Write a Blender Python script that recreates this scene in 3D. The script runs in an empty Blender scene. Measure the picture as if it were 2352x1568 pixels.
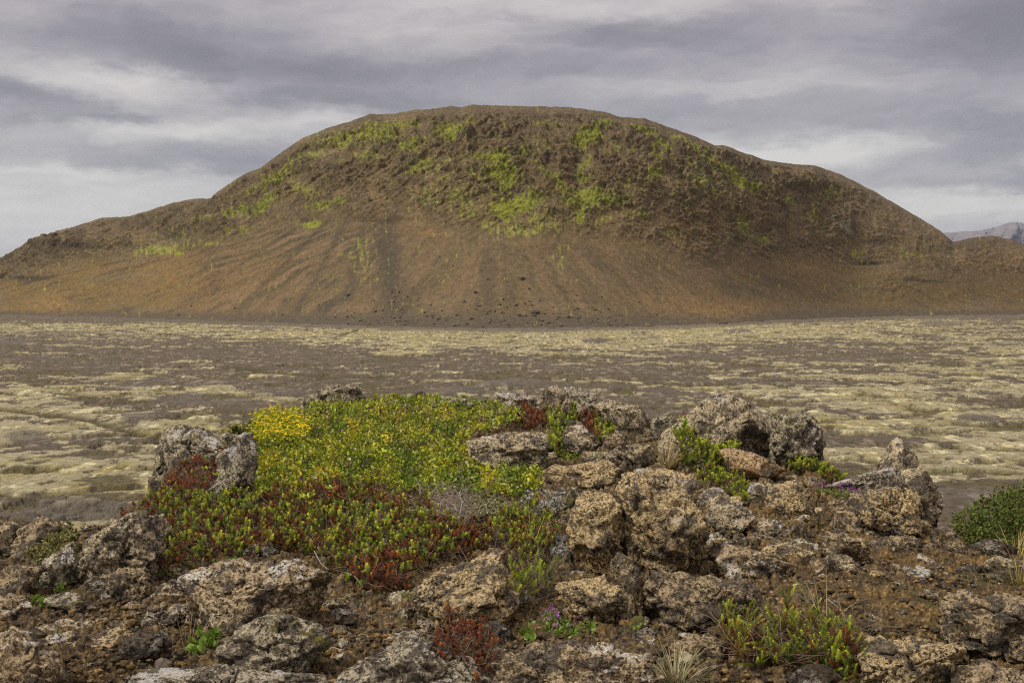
import bpy, bmesh, math, random
import numpy as np
from mathutils import Matrix, Vector

# ------------------------------------------------------------------ camera, sky, sun, exposure
F = 2613.0            # focal length in the design grid (2352 x 1568)
HZ = 682.0            # row of the horizon
H = 16.0              # eye height over the lava plain
PITCH = math.atan((784.0 - HZ) / F)
CP, SP = math.cos(PITCH), math.sin(PITCH)
scene = bpy.context.scene
cam_d = bpy.data.cameras.new('camera')
cam_d.sensor_width = 36.0
cam_d.lens = 36.0 * F / 2352.0
cam_d.clip_start = 0.05
cam_d.clip_end = 60000
cam = bpy.data.objects.new('camera', cam_d)
cam.location = (0, 0, H)
cam.rotation_euler = (math.radians(90) - PITCH, 0, 0)
scene.collection.objects.link(cam)
scene.camera = cam
scene.view_settings.view_transform = 'Standard'
scene.view_settings.look = 'None'
scene.view_settings.gamma = 1.0
scene.view_settings.exposure = 0.0
scene.cycles.use_denoising = False
scene.cycles.filter_width = 1.15
scene.cycles.max_bounces = 5
scene.cycles.sample_clamp_indirect = 4.0
SUN_EL, SUN_AZ = math.radians(50), math.radians(243)     # azimuth clockwise from +Y: behind and left of the camera

world = bpy.data.worlds.new('World')
scene.world = world
world.use_nodes = True
wt = world.node_tree
wt.nodes.clear()


class NT:
    """small helper for building node trees"""
    def __init__(s, tree): s.t = tree
    def n(s, typ, **kw):
        x = s.t.nodes.new(typ)
        for k, v in kw.items(): setattr(x, k, v)
        return x
    def put(s, sock, v):
        if isinstance(v, bpy.types.NodeSocket): s.t.links.new(v, sock)
        elif v is not None: sock.default_value = v
    def math(s, op, a, b=None, c=None, clamp=False):
        x = s.n('ShaderNodeMath', operation=op, use_clamp=clamp)
        s.put(x.inputs[0], a); s.put(x.inputs[1], b); s.put(x.inputs[2], c)
        return x.outputs[0]
    def vec(s, op, a, b=None, c=None, scale=None):
        x = s.n('ShaderNodeVectorMath', operation=op)
        s.put(x.inputs[0], a); s.put(x.inputs[1], b)
        if c is not None: s.put(x.inputs[2], c)
        if scale is not None: s.put(x.inputs['Scale'], scale)
        return x.outputs['Value'] if op in ('DOT_PRODUCT', 'LENGTH') else x.outputs['Vector']
    def noise(s, v, scale, detail=4, rough=0.55, dist=0.0):
        x = s.n('ShaderNodeTexNoise')
        s.put(x.inputs['Vector'], v)
        x.inputs['Scale'].default_value = scale; x.inputs['Detail'].default_value = detail
        x.inputs['Roughness'].default_value = rough; x.inputs['Distortion'].default_value = dist
        return x.outputs['Fac']
    def noisec(s, v, scale, detail=4, rough=0.55):
        x = s.n('ShaderNodeTexNoise')
        s.put(x.inputs['Vector'], v)
        x.inputs['Scale'].default_value = scale; x.inputs['Detail'].default_value = detail
        x.inputs['Roughness'].default_value = rough
        return x.outputs['Color']
    def voro(s, v, scale, out='Distance', feature='F1'):
        x = s.n('ShaderNodeTexVoronoi', feature=feature)
        s.put(x.inputs['Vector'], v); x.inputs['Scale'].default_value = scale
        return x.outputs[out]
    def ramp(s, f, a, b, c=0.0, d=1.0, smooth=False):
        x = s.n('ShaderNodeMapRange')
        if smooth: x.interpolation_type = 'SMOOTHSTEP'
        s.put(x.inputs['Value'], f)
        x.inputs['From Min'].default_value = a; x.inputs['From Max'].default_value = b
        x.inputs['To Min'].default_value = c; x.inputs['To Max'].default_value = d
        return x.outputs[0]
    def mix(s, f, a, b, mode='MIX'):
        x = s.n('ShaderNodeMix', data_type='RGBA', blend_type=mode)
        s.put(x.inputs[0], f)
        def col(c): return c if isinstance(c, bpy.types.NodeSocket) else (c[0], c[1], c[2], 1.0)
        s.put(x.inputs[6], col(a)); s.put(x.inputs[7], col(b))
        return x.outputs[2]


W = NT(wt)
tc = W.n('ShaderNodeTexCoord')
sep = W.n('ShaderNodeSeparateXYZ'); wt.links.new(tc.outputs['Generated'], sep.inputs[0])
az = W.math('ARCTAN2', sep.outputs[0], sep.outputs[1])
el = W.math('ARCSINE', sep.outputs[2])
comb = W.n('ShaderNodeCombineXYZ'); W.put(comb.inputs[0], az); W.put(comb.inputs[1], el)
ae = comb.outputs[0]
# low-frequency warp so that the cloud banks are ragged
wn = W.noisec(W.vec('MULTIPLY', ae, (7.0, 19.0, 1.0)), 1.0, 8, 0.66)
warp = W.vec('MULTIPLY', W.vec('SUBTRACT', wn, (0.5, 0.5, 0.5)), (0.20, 0.060, 0.0))
aw = W.vec('ADD', ae, warp)
sk = W.n('ShaderNodeCombineXYZ'); W.put(sk.inputs[0], az); W.put(sk.inputs[1], W.math('MULTIPLY_ADD', az, -0.10, el))
fine = W.noise(W.vec('MULTIPLY', W.vec('ADD', sk.outputs[0], W.vec('MULTIPLY', warp, (.5, .5, 0.0))), (5.0, 17.0, 1.0)), 1.0, 8, 0.57, 0.25)
fine2 = W.noise(W.vec('MULTIPLY', W.vec('ADD', aw, W.vec('MULTIPLY', ae, (0.0, 0.4, 0.0))), (16.0, 46.0, 1.0)), 1.0, 8, 0.64, 0.6)
# cloud banks: (column, row, half-width, half-height, amplitude); + is light, - is dark
banks = [(330, 130, 230, 55, -.62), (680, 175, 240, 48, -.72), (760, 232, 190, 16, -.45), (1390, 100, 190, 32, -.60),
         (1180, 175, 240, 28, -.45), (2230, 120, 260, 70, -1.0), (1700, 110, 190, 45, -.38), (120, 272, 130, 34, -.62),
         (290, 285, 60, 15, -.5), (560, 380, 280, 34, -.62), (2240, 345, 210, 55, -.62), (1900, 265, 260, 40, -.30),
         (1180, 260, 340, 45, -.30), (2250, 445, 160, 14, -.45),
         (330, 215, 260, 24, .50), (820, 285, 180, 16, .45), (450, 310, 230, 22, .50), (1250, 25, 500, 34, .40),
         (1760, 360, 240, 30, .95), (200, 470, 420, 80, .55), (2180, 490, 220, 42, .60), (1700, 215, 260, 16, .28),
         (1050, 95, 240, 14, .22), (280, 410, 160, 14, .3)]
acc = None
for (u, v, ru, rv, am) in banks:
    a0, e0, sa, se = (u - 1176) / F, (HZ - v) / F, F / ru, F / rv
    q = W.vec('MULTIPLY_ADD', aw, (sa, se, 0.0), (-a0 * sa, -e0 * se, 0.0))
    e = W.math('EXPONENT', W.math('MULTIPLY', W.math('POWER', W.vec('DOT_PRODUCT', q, q), 1.25), -0.70))
    acc = W.math('MULTIPLY', e, am) if acc is None else W.math('MULTIPLY_ADD', e, am, acc)
acc = W.math('MULTIPLY', acc, 1.45)
acc = W.math('MULTIPLY_ADD', W.math('SUBTRACT', fine, 0.48), 1.7, acc)
acc = W.math('MULTIPLY_ADD', W.math('SUBTRACT', fine2, 0.5), 0.85, acc)
tone = W.ramp(acc, -1.30, 0.95)
cr = W.n('ShaderNodeValToRGB')
W.put(cr.inputs[0], tone)
els = cr.color_ramp.elements
els[0].position = 0.0; els[0].color = (0.235, 0.230, 0.256, 1)
els[1].position = 1.0; els[1].color = (0.69, 0.667, 0.63, 1)
for p, c in ((0.28, (0.308, 0.298, 0.322, 1)), (0.5, (0.408, 0.392, 0.408, 1)), (0.72, (0.530, 0.512, 0.505, 1))):
    x = els.new(p); x.color = c
# a faint mauve cast high up
cloud = W.mix(W.ramp(el, 0.12, 0.27), cr.outputs[0], W.mix(1.0, cr.outputs[0], (1.04, 0.985, 1.0), 'MULTIPLY'))
# overcast skies are brighter towards the zenith, and behind the camera where the veiled sun stands
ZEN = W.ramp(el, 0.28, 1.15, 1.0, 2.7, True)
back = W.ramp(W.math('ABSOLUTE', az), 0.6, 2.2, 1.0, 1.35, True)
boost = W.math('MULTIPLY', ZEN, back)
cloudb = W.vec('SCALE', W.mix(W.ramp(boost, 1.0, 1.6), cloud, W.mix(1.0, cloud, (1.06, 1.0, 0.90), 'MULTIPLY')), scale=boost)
skyt = W.n('ShaderNodeTexSky', sky_type='NISHITA')
skyt.sun_disc = False
skyt.sun_elevation = SUN_EL
skyt.sun_rotation = SUN_AZ
SKY_STRENGTH = 0.10
nis = W.vec('SCALE', skyt.outputs[0], scale=SKY_STRENGTH)
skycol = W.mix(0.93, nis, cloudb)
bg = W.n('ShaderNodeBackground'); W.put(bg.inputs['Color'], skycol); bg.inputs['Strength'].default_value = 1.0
wo = W.n('ShaderNodeOutputWorld'); wt.links.new(bg.outputs[0], wo.inputs[0])
world.cycles.sampling_method = 'MANUAL'
world.cycles.sample_map_resolution = 512

sun_d = bpy.data.lights.new('sun', 'SUN')
sun_d.energy = 3.5
sun_d.angle = math.radians(10)
sun_d.color = (1.0, 0.93, 0.80)
sun = bpy.data.objects.new('sun', sun_d)
sd = Vector((math.sin(SUN_AZ) * math.cos(SUN_EL), math.cos(SUN_AZ) * math.cos(SUN_EL), math.sin(SUN_EL)))
sun.rotation_euler = sd.to_track_quat('Z', 'Y').to_euler()
sun.location = (-20, -20, 60)
scene.collection.objects.link(sun)

# ------------------------------------------------------------------ numpy helpers
rs = np.random.RandomState(11)
_perm = rs.permutation(256).astype(np.int32); _perm = np.concatenate([_perm, _perm, _perm])
_g = rs.normal(size=(256, 3)); _g /= np.linalg.norm(_g, axis=1)[:, None]; _g = _g.astype(np.float32)


def perlin(p):
    p = np.asarray(p, dtype=np.float32)
    i = np.floor(p).astype(np.int32); f = p - i
    i &= 255
    w = f * f * f * (f * (f * 6 - 15) + 10)
    out = np.zeros(len(p), dtype=np.float32)
    for dx in (0, 1):
        wx = w[:, 0] if dx else 1 - w[:, 0]
        a = _perm[i[:, 0] + dx]
        for dy in (0, 1):
            wy = w[:, 1] if dy else 1 - w[:, 1]
            b = _perm[a + i[:, 1] + dy]
            for dz in (0, 1):
                wz = w[:, 2] if dz else 1 - w[:, 2]
                g = _g[_perm[b + i[:, 2] + dz]]
                d = g[:, 0] * (f[:, 0] - dx) + g[:, 1] * (f[:, 1] - dy) + g[:, 2] * (f[:, 2] - dz)
                out += wx * wy * wz * d
    return out * 1.5


def fbm(p, octv=4, rough=0.5, ridged=False):
    p = np.asarray(p, dtype=np.float32)
    s = np.zeros(len(p), dtype=np.float32); a = 1.0; t = 0.0
    for k in range(octv):
        n = perlin(p * (2.03 ** k) + 17.3 * k)
        if ridged: n = 1 - 2 * np.abs(n)
        s += a * n; t += a; a *= rough
    return s / t


def worley(p, seed=0):
    """distance to the nearest cell point, and that cell's random number"""
    p = np.asarray(p, dtype=np.float32)
    i = np.floor(p).astype(np.int32); f = p - i
    best = np.full(len(p), 9.0, dtype=np.float32); second = best.copy(); cid = np.zeros(len(p), dtype=np.float32)
    for dx in (-1, 0, 1):
        for dy in (-1, 0, 1):
            for dz in (-1, 0, 1):
                h = _perm[_perm[_perm[(i[:, 0] + dx + seed) & 255] + ((i[:, 1] + dy) & 255)] + ((i[:, 2] + dz) & 255)]
                q = _g[h] * 0.4 + 0.5
                d = (q[:, 0] + dx - f[:, 0]) ** 2 + (q[:, 1] + dy - f[:, 1]) ** 2 + (q[:, 2] + dz - f[:, 2]) ** 2
                m = d < best
                second = np.where(m, best, np.minimum(second, d))
                best = np.where(m, d, best); cid = np.where(m, h / 255.0, cid)
    return np.sqrt(best), np.sqrt(second), cid


def sstep(x, a, b):
    t = np.clip((x - a) / (b - a), 0, 1)
    return t * t * (3 - 2 * t)


def stack(*a): return np.stack(np.broadcast_arrays(*a), axis=-1).reshape(-1, len(a)).astype(np.float32)


def P(u, v, d):
    """the world point seen at design column u, row v when it lies d metres ahead"""
    x = (np.asarray(u, dtype=float) - 1176) / F; a = (784 - np.asarray(v, dtype=float)) / F
    fy = CP + a * SP; fz = -SP + a * CP
    k = np.asarray(d, dtype=float) / fy
    return np.stack(np.broadcast_arrays(x * k, fy * k, H + fz * k), axis=-1)


COL = scene.collection


def make_mesh(name, V, Fc, mat, col=None, smooth=True, parent=None, attrs=None, recenter=False):
    V = np.asarray(V, dtype=np.float32).reshape(-1, 3); Fc = np.asarray(Fc, dtype=np.int32)
    loc = None
    if recenter:
        loc = np.array([(V[:, 0].min() + V[:, 0].max()) / 2, (V[:, 1].min() + V[:, 1].max()) / 2, V[:, 2].min()], dtype=np.float32)
        V = V - loc
    me = bpy.data.meshes.new(name)
    me.vertices.add(len(V)); me.vertices.foreach_set('co', V.ravel())
    k = Fc.shape[1]
    me.loops.add(len(Fc) * k); me.loops.foreach_set('vertex_index', Fc.ravel())
    me.polygons.add(len(Fc)); me.polygons.foreach_set('loop_start', np.arange(0, len(Fc) * k, k, dtype=np.int32))
    me.polygons.foreach_set('use_smooth', np.full(len(Fc), smooth))
    if col is not None:
        at = me.color_attributes.new('Col', 'FLOAT_COLOR', 'POINT')
        c4 = np.ones((len(V), 4), dtype=np.float32); c4[:, :3] = col
        at.data.foreach_set('color', c4.ravel())
    me.update(calc_edges=True)
    me.validate(verbose=False)
    me.materials.append(mat)
    o = bpy.data.objects.new(name, me)
    COL.objects.link(o)
    if loc is not None: o.location = [float(x) for x in loc]
    if parent is not None:
        o.parent = parent
        if loc is not None: o.location = Vector([float(x) for x in loc]) - parent.location
        else: o.location = -parent.location
    return o


def tag(o, label=None, cat=None, group=None, kind=None):
    if label: o['label'] = label
    if cat: o['category'] = cat
    if group: o['group'] = group
    if kind: o['kind'] = kind
    return o


def empty(name, loc):
    o = bpy.data.objects.new(name, None); o.empty_display_size = 0.05
    o.location = [float(x) for x in loc]; COL.objects.link(o)
    return o


def grid_faces(nr, nc):
    i = np.arange((nr - 1) * (nc - 1)); r = i // (nc - 1); c = i % (nc - 1)
    a = r * nc + c
    return np.stack([a, a + 1, a + nc + 1, a + nc], axis=1)


# ------------------------------------------------------------------ materials
def new_mat(name):
    m = bpy.data.materials.new(name); m.use_nodes = True
    t = m.node_tree; t.nodes.clear()
    N = NT(t)
    out = N.n('ShaderNodeOutputMaterial'); b = N.n('ShaderNodeBsdfPrincipled')
    t.links.new(b.outputs[0], out.inputs[0])
    b.inputs['Roughness'].default_value = 0.9
    b.inputs['Specular IOR Level'].default_value = 0.25
    return m, N, b


def bump(N, b, h, strength, dist):
    x = N.n('ShaderNodeBump'); N.put(x.inputs['Height'], h)
    x.inputs['Strength'].default_value = strength; x.inputs['Distance'].default_value = dist
    N.t.links.new(x.outputs[0], b.inputs['Normal'])


def terrain_mat(name, scale, bdist, contrast=0.35):
    """land whose broad colours are a vertex attribute and whose grain is noise"""
    m, N, b = new_mat(name)
    at = N.n('ShaderNodeAttribute', attribute_name='Col')
    g = N.n('ShaderNodeTexCoord').outputs['Object']
    n = N.noise(g, scale, 6, 0.7)
    n2 = N.noise(g, scale * 5, 4, 0.7)
    f = N.math('ADD', N.ramp(n, 0.3, 0.7, 1 - contrast, 1 + contrast), N.ramp(n2, 0.3, 0.7, -contrast * .6, contrast * .6))
    c = N.vec('SCALE', at.outputs['Color'], scale=f)
    N.put(b.inputs['Base Color'], c)
    bump(N, b, N.math('ADD', n, N.math('MULTIPLY', n2, 0.5)), 0.9, bdist)
    return m


def leaf_mat(name, rough=0.55, sub=0.25):
    m, N, b = new_mat(name)
    at = N.n('ShaderNodeAttribute', attribute_name='Col')
    N.put(b.inputs['Base Color'], at.outputs['Color'])
    b.inputs['Roughness'].default_value = rough
    tr = N.n('ShaderNodeBsdfTranslucent'); N.put(tr.inputs[0], at.outputs['Color'])
    mx = N.n('ShaderNodeMixShader'); mx.inputs[0].default_value = sub
    out = [n for n in N.t.nodes if n.type == 'OUTPUT_MATERIAL'][0]
    N.t.links.new(b.outputs[0], mx.inputs[1]); N.t.links.new(tr.outputs[0], mx.inputs[2])
    N.t.links.new(mx.outputs[0], out.inputs[0])
    return m


def rock_mat(name, dark=(0.050, 0.042, 0.034), mid=(0.135, 0.112, 0.085), pale=(0.34, 0.31, 0.26), ochre=(0.30, 0.185, 0.07),
             f_ochre=0.3, f_pale=0.4, f_white=0.2, f_moss=0.0, white=(0.56, 0.545, 0.52), pits=0.5, grain=1.0):
    m, N, b = new_mat(name)
    oi = N.n('ShaderNodeObjectInfo')
    g0 = N.n('ShaderNodeNewGeometry').outputs['Position']
    off = N.vec('SCALE', (3.7, 9.1, 5.3), scale=N.math('MULTIPLY', oi.outputs['Random'], 7.0))
    g = N.vec('ADD', g0, off)
    big = N.noise(g, 5.0, 3, 0.5, 0.3)
    med = N.noise(g, 42.0 * grain, 7, 0.72, 0.3)
    med2 = N.noise(N.vec('ADD', g, (3.1, 1.7, 8.2)), 58.0 * grain, 6, 0.74, 0.4)
    fin = N.noise(g, 135.0 * grain, 4, 0.72)
    low = N.noise(N.vec('ADD', g, (9, 4, 2)), 11.0, 4, 0.62)
    sepn = N.n('ShaderNodeSeparateXYZ'); N.put(sepn.inputs[0], N.n('ShaderNodeNewGeometry').outputs['Normal'])
    up = sepn.outputs[2]
    c = N.mix(N.ramp(N.math('ADD', med, N.math('MULTIPLY', fin, 0.5)), 0.56, 0.86), dark, mid)
    # ochre weathering
    om = N.math('ADD', N.math('MULTIPLY', big, 0.70), N.math('MULTIPLY', med2, 0.50))
    t = 0.86 - 0.52 * f_ochre
    om = N.ramp(N.math('ADD', om, N.math('MULTIPLY', up, -0.13)), t, t + 0.11)
    c = N.mix(om, c, N.mix(N.ramp(fin, 0.36, 0.64), (ochre[0] * .36, ochre[1] * .34, ochre[2] * .32), ochre))
    # pale crusts, broken up into specks
    pn = N.math('ADD', N.math('MULTIPLY', med2, 0.75), N.math('MULTIPLY', low, 0.45))
    t = 0.80 - 0.36 * f_pale
    pm = N.ramp(N.math('ADD', pn, N.math('MULTIPLY', up, 0.035)), t, t + 0.05)
    c = N.mix(N.math('MULTIPLY', pm, N.ramp(fin, 0.40, 0.54, 0.0, 1.0)), c, pale)
    # broad grey and cream crusts with edges of their own
    bl = N.noise(N.vec('ADD', g, (12, 3, 7)), 17.0, 7, 0.62, 0.5)
    c = N.mix(N.math('MULTIPLY', N.ramp(bl, 0.50, 0.54), .85), c, N.mix(N.ramp(fin, .36, .66), (.036, .030, .024), (.155, .132, .104)))
    bl2 = N.noise(N.vec('ADD', g, (2, 13, 5)), 21.0, 7, 0.62, 0.5)
    c = N.mix(N.math('MULTIPLY', N.ramp(bl2, 0.555, 0.58), .80), c, N.mix(N.ramp(fin, .3, .6), (pale[0] * .42, pale[1] * .40, pale[2] * .36), (pale[0] * 1.1, pale[1] * 1.1, pale[2] * 1.1)))
    # white lichen spots, mostly on top
    t = 0.80 - 0.30 * f_white
    wnz = N.math('ADD', N.math('MULTIPLY', N.noise(N.vec('ADD', g, (1.3, 7.7, 4.1)), 46.0, 6, 0.7, 0.6), 0.42), N.math('MULTIPLY', N.noise(N.vec('ADD', g, (4.3, 2.7, 1.1)), 13.0, 4, 0.55), 0.68))
    wm = N.ramp(N.math('ADD', wnz, N.math('MULTIPLY', up, 0.075)), t, t + 0.035)
    c = N.mix(wm, c, N.mix(N.ramp(fin, 0.35, 0.6), (white[0] * .60, white[1] * .58, white[2] * .52), white))
    # olive moss in places
    if f_moss > 0:
        t = 0.76 - 0.3 * f_moss
        mm = N.ramp(N.math('ADD', N.noise(N.vec('ADD', g, (6, 2, 1)), 14.0, 5, 0.68), N.math('MULTIPLY', up, 0.08)), t, t + 0.06)
        c = N.mix(mm, c, N.mix(fin, (0.045, 0.045, 0.010), (0.21, 0.19, 0.05)))
    # vesicles and black lichen specks
    wv = N.vec('ADD', g, N.vec('SCALE', N.vec('SUBTRACT', N.noisec(g, 90.0, 2), (.5, .5, .5)), scale=0.016))
    v1 = N.voro(wv, 120.0 * grain); v2 = N.voro(wv, 58.0 * grain)
    vm = N.math('MULTIPLY', N.ramp(v1, 0.22, 0.36, 1.0, 0.0), N.ramp(med, 0.56 - 0.22 * pits, 0.64 - 0.22 * pits))
    vm2 = N.math('MULTIPLY', N.ramp(v2, 0.14, 0.24, 1.0, 0.0), N.ramp(low, 0.52 - 0.12 * pits, 0.60 - 0.12 * pits))
    vm = N.math('MULTIPLY', N.math('MAXIMUM', vm, vm2), N.ramp(N.noise(N.vec('ADD', g, (2, 8, 3)), 15.0, 3, .6), .42, .54, .12, 1.0))
    c = N.mix(vm, c, (0.016, 0.013, 0.010))
    bs = N.ramp(N.math('ADD', N.math('MULTIPLY', N.noise(N.vec('ADD', g, (5, 5, 9)), 105.0 * grain, 4, 0.68), .75), N.math('MULTIPLY', low, .25)), 0.555, 0.60)
    c = N.mix(N.math('MULTIPLY', bs, 0.85), c, (0.024, 0.019, 0.014))
    N.put(b.inputs['Base Color'], c)
    hgt = N.math('MULTIPLY_ADD', vm, -0.9, N.math('ADD', N.math('MULTIPLY', med, 1.5), N.math('MULTIPLY', fin, 0.7)))
    bump(N, b, hgt, 1.0, 0.015)
    return m


M = {}
M['grey'] = rock_mat('lichened grey lava', dark=(0.043, 0.036, 0.026), mid=(0.185, 0.155, 0.109), f_ochre=0.10, f_pale=0.60, f_white=0.40, f_moss=0.50, pale=(0.540, 0.478, 0.333))
M['greyb'] = rock_mat('grey brown lava', dark=(0.043, 0.034, 0.022), mid=(0.181, 0.143, 0.092), f_ochre=0.34, f_pale=0.76, f_white=0.40, f_moss=0.25, pale=(0.572, 0.478, 0.314))
M['gold'] = rock_mat('ochre weathered lava', dark=(0.056, 0.037, 0.019), f_ochre=0.58, f_pale=0.82, f_white=0.16, mid=(0.235, 0.170, 0.085), pale=(0.600, 0.470, 0.260), ochre=(0.508, 0.295, 0.080), f_moss=.12)
M['brown'] = rock_mat('brown lava', dark=(0.032, 0.024, 0.014), mid=(0.138, 0.099, 0.051), f_ochre=0.46, f_pale=0.60, f_white=0.14, pale=(0.454, 0.352, 0.216))
M['white'] = rock_mat('white crusted lava', dark=(0.037, 0.030, 0.021), f_ochre=0.22, f_pale=0.70, f_white=0.55, mid=(0.163, 0.134, 0.090), pale=(0.497, 0.441, 0.323))
M['orange'] = rock_mat('orange smooth lava', mid=(0.327, 0.210, 0.094), dark=(0.112, 0.072, 0.034), f_ochre=0.62, ochre=(0.605, 0.330, 0.090), f_pale=0.6, pale=(0.605, 0.441, 0.255), f_white=0.1, pits=0.0)
M['scoria'] = rock_mat('dark scoria', dark=(0.019, 0.014, 0.010), mid=(0.095, 0.069, 0.043), f_ochre=0.2, f_pale=0.25, f_white=0.0, pits=0.9)
M['pale'] = rock_mat('tan lava with white crust', dark=(0.043, 0.029, 0.017), mid=(0.155, 0.111, 0.059), pale=(0.562, 0.441, 0.274), f_ochre=0.46, f_pale=0.64, f_white=0.52, white=(0.66, 0.62, 0.55))


M['basalt'] = rock_mat('dark basalt', dark=(0.026, 0.021, 0.017), mid=(0.095, 0.072, 0.050), f_ochre=0.1, f_pale=0.0, f_white=0.0, pits=0.3, grain=.02)


def gravel_mat(name):
    m, N, b = new_mat(name)
    at = N.n('ShaderNodeAttribute', attribute_name='Col')
    g = N.n('ShaderNodeTexCoord').outputs['Object']
    med = N.noise(g, 45.0, 5, 0.7, 0.2); fin = N.noise(g, 190.0, 4, 0.7)
    vo = N.voro(g, 70.0)
    f = N.math('ADD', N.ramp(med, 0.32, 0.68, 0.45, 1.5), N.ramp(fin, 0.3, 0.7, -0.35, 0.4))
    f = N.math('MULTIPLY', f, N.ramp(vo, 0.25, 0.62, 1.12, 0.55))
    c = N.vec('SCALE', at.outputs['Color'], scale=f)
    N.put(b.inputs['Base Color'], c)
    bump(N, b, N.math('ADD', N.math('ADD', med, N.math('MULTIPLY', fin, .5)), N.math('MULTIPLY', vo, -0.9)), 1.0, 0.010)
    return m


M['gravel'] = gravel_mat('ochre scoria gravel')
M['hill'] = terrain_mat('hill land', 0.30, 1.5, 0.36)
M['plain'] = terrain_mat('lava plain', 1.3, 0.45, 0.42)
M['far'] = terrain_mat('distant mountain land', 0.01, 20.0, 0.2)
M['leaf'] = leaf_mat('leaves')
M['needle'] = leaf_mat('needles', 0.5, 0.15)
M['twig'] = leaf_mat('twigs', 0.85, 0.0)
M['petal'] = leaf_mat('petals', 0.6, 0.3)
M['lichen'] = leaf_mat('lichen', 0.9, 0.2)

# ------------------------------------------------------------------ distant mountain
SK_FAR = [(1500, 560), (1900, 548), (2120, 540), (2175, 536), (2221, 534), (2254, 526), (2275, 517), (2300, 515), (2352, 514), (2500, 516), (2700, 530), (3100, 560), (3700, 600)]
nc, nr = 420, 70
uu = np.linspace(1500, 3700, nc); top = np.interp(uu, *zip(*SK_FAR))
U, S = np.meshgrid(uu, np.linspace(0, 1, nr))
Vv = 688 + (top[None, :] - 688) * np.clip(S * 1.25, 0, 1)
D = 14000 + 2800 * S + 900 * np.clip(S - .8, 0, 1) * 5
pts = P(U, Vv, D).reshape(-1, 3)
back_ = (np.clip(S - .82, 0, 1) * 2500).ravel()
pts[:, 2] -= back_
rel = fbm(stack(pts[:, 0] / 700, pts[:, 2] / 1200, pts[:, 1] / 2500), 5, .55, True)
pts[:, 1] -= rel * 700 * sstep(S.ravel(), 0, .3)
far_c = np.array([0.150, 0.140, 0.150])[None, :] * (1 + 0.35 * fbm(stack(pts[:, 0] / 260, pts[:, 2] / 60, pts[:, 1] / 900), 4)[:, None])  # bluish haze tint is mixed into the mountain's base colour
o = make_mesh('distant_mountain', pts, grid_faces(nr, nc), M['far'], far_c)
tag(o, 'hazy blue flat-topped mountain far beyond the right end of the hill', 'mountain', kind='structure')

# ------------------------------------------------------------------ the hill
SK = [(-700, 690), (-500, 672), (-200, 640), (0, 595), (25, 580), (60, 568), (100, 550), (130, 530), (170, 520), (235, 500), (290, 498), (330, 487), (400, 465), (440, 457), (485, 455),
      (500, 440), (560, 400), (600, 385), (625, 365), (690, 320), (750, 295), (800, 280), (850, 262), (900, 262), (950, 253), (1000, 250),
      (1035, 243), (1060, 247), (1078, 241), (1150, 243), (1300, 246), (1380, 255), (1430, 270), (1480, 272), (1530, 290), (1600, 315),
      (1640, 333), (1668, 335), (1700, 348), (1760, 368), (1820, 377), (1870, 380), (1930, 400), (2000, 435), (2060, 470), (2120, 505),
      (2160, 530), (2190, 556), (2230, 546), (2280, 541), (2320, 550), (2352, 560), (2500, 600), (2800, 640), (3200, 690)]
BASE = [(-700, 719), (0, 722), (300, 729), (600, 741), (900, 751), (1200, 756), (1500, 750), (1700, 741), (1900, 729), (2100, 725), (2352, 722), (3200, 719)]
uu = np.concatenate([np.linspace(-700, -20, 90, endpoint=False), np.linspace(-20, 2372, 1300), np.linspace(2380, 3200, 90)])
nc = len(uu)
sf = np.linspace(0, 1, 430)
nb = 14
S = np.concatenate([sf, np.ones(nb)]); B = np.concatenate([np.zeros(len(sf)), np.linspace(0.04, 1, nb)])
nr = len(S)
sky_v = np.interp(uu, *zip(*SK)) + 3.4 * fbm(stack(uu / 22, 0, 0), 5, .62)
base_v = np.interp(uu, *zip(*BASE))
base_v = np.convolve(np.pad(base_v, 90, mode='edge'), np.ones(181) / 181, 'valid')
db = H * F / (base_v - HZ)
sky_s = np.convolve(np.pad(sky_v, 30, mode='edge'), np.ones(61) / 61, 'valid')
sky_m = np.convolve(np.pad(sky_v, 80, mode='edge'), np.hanning(163)[1:-1] / np.hanning(163).sum(), 'valid')
kk = (HZ - sky_s) / F
hr = np.maximum(kk, -0.01) * (db + H / .6) / np.maximum(1 - kk / .6, .3) + H + 6
Wd = np.maximum(hr, 12) / 0.60
U, S2 = np.meshgrid(uu, S); _, B2 = np.meshgrid(uu, B)
g = 0.13 * (1 - np.exp(-S2 * 14)) + 0.67 * S2 + 0.20 * S2 ** 8
Dh = db[None, :] + Wd[None, :] * g
Vh = base_v[None, :] + (sky_m[None, :] + (sky_v - sky_m)[None, :] * S2 ** 4 - base_v[None, :]) * S2
pts = P(U, Vh, Dh).reshape(-1, 3)
u, v, s, bk = U.ravel(), Vh.ravel(), S2.ravel(), B2.ravel()
pts[:, 1] += bk * 500; pts[:, 2] -= bk ** 1.5 * 330 * (0.4 + bk)
pts[s <= 0.0, 2] -= 3.0
ue = u.astype(np.float32); ve = v.astype(np.float32)
# zones (s is the height up the slope)
lowf = fbm(stack(ue / 90, ve / 60, 3.0), 4)
screetop = np.interp(u, [-700, 0, 300, 430, 640, 760, 900, 1050, 1250, 1400, 1600, 1800, 1950, 2150, 2352, 3200],
                     [.75, .55, .60, .55, .58, .50, .46, .42, .37, .42, .34, .36, .34, .40, .5, .6])
rocky = sstep(s - screetop + 0.10 * lowf, -0.05, 0.09)
edge = sstep(1 - s, 0.0, 0.05)
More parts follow.
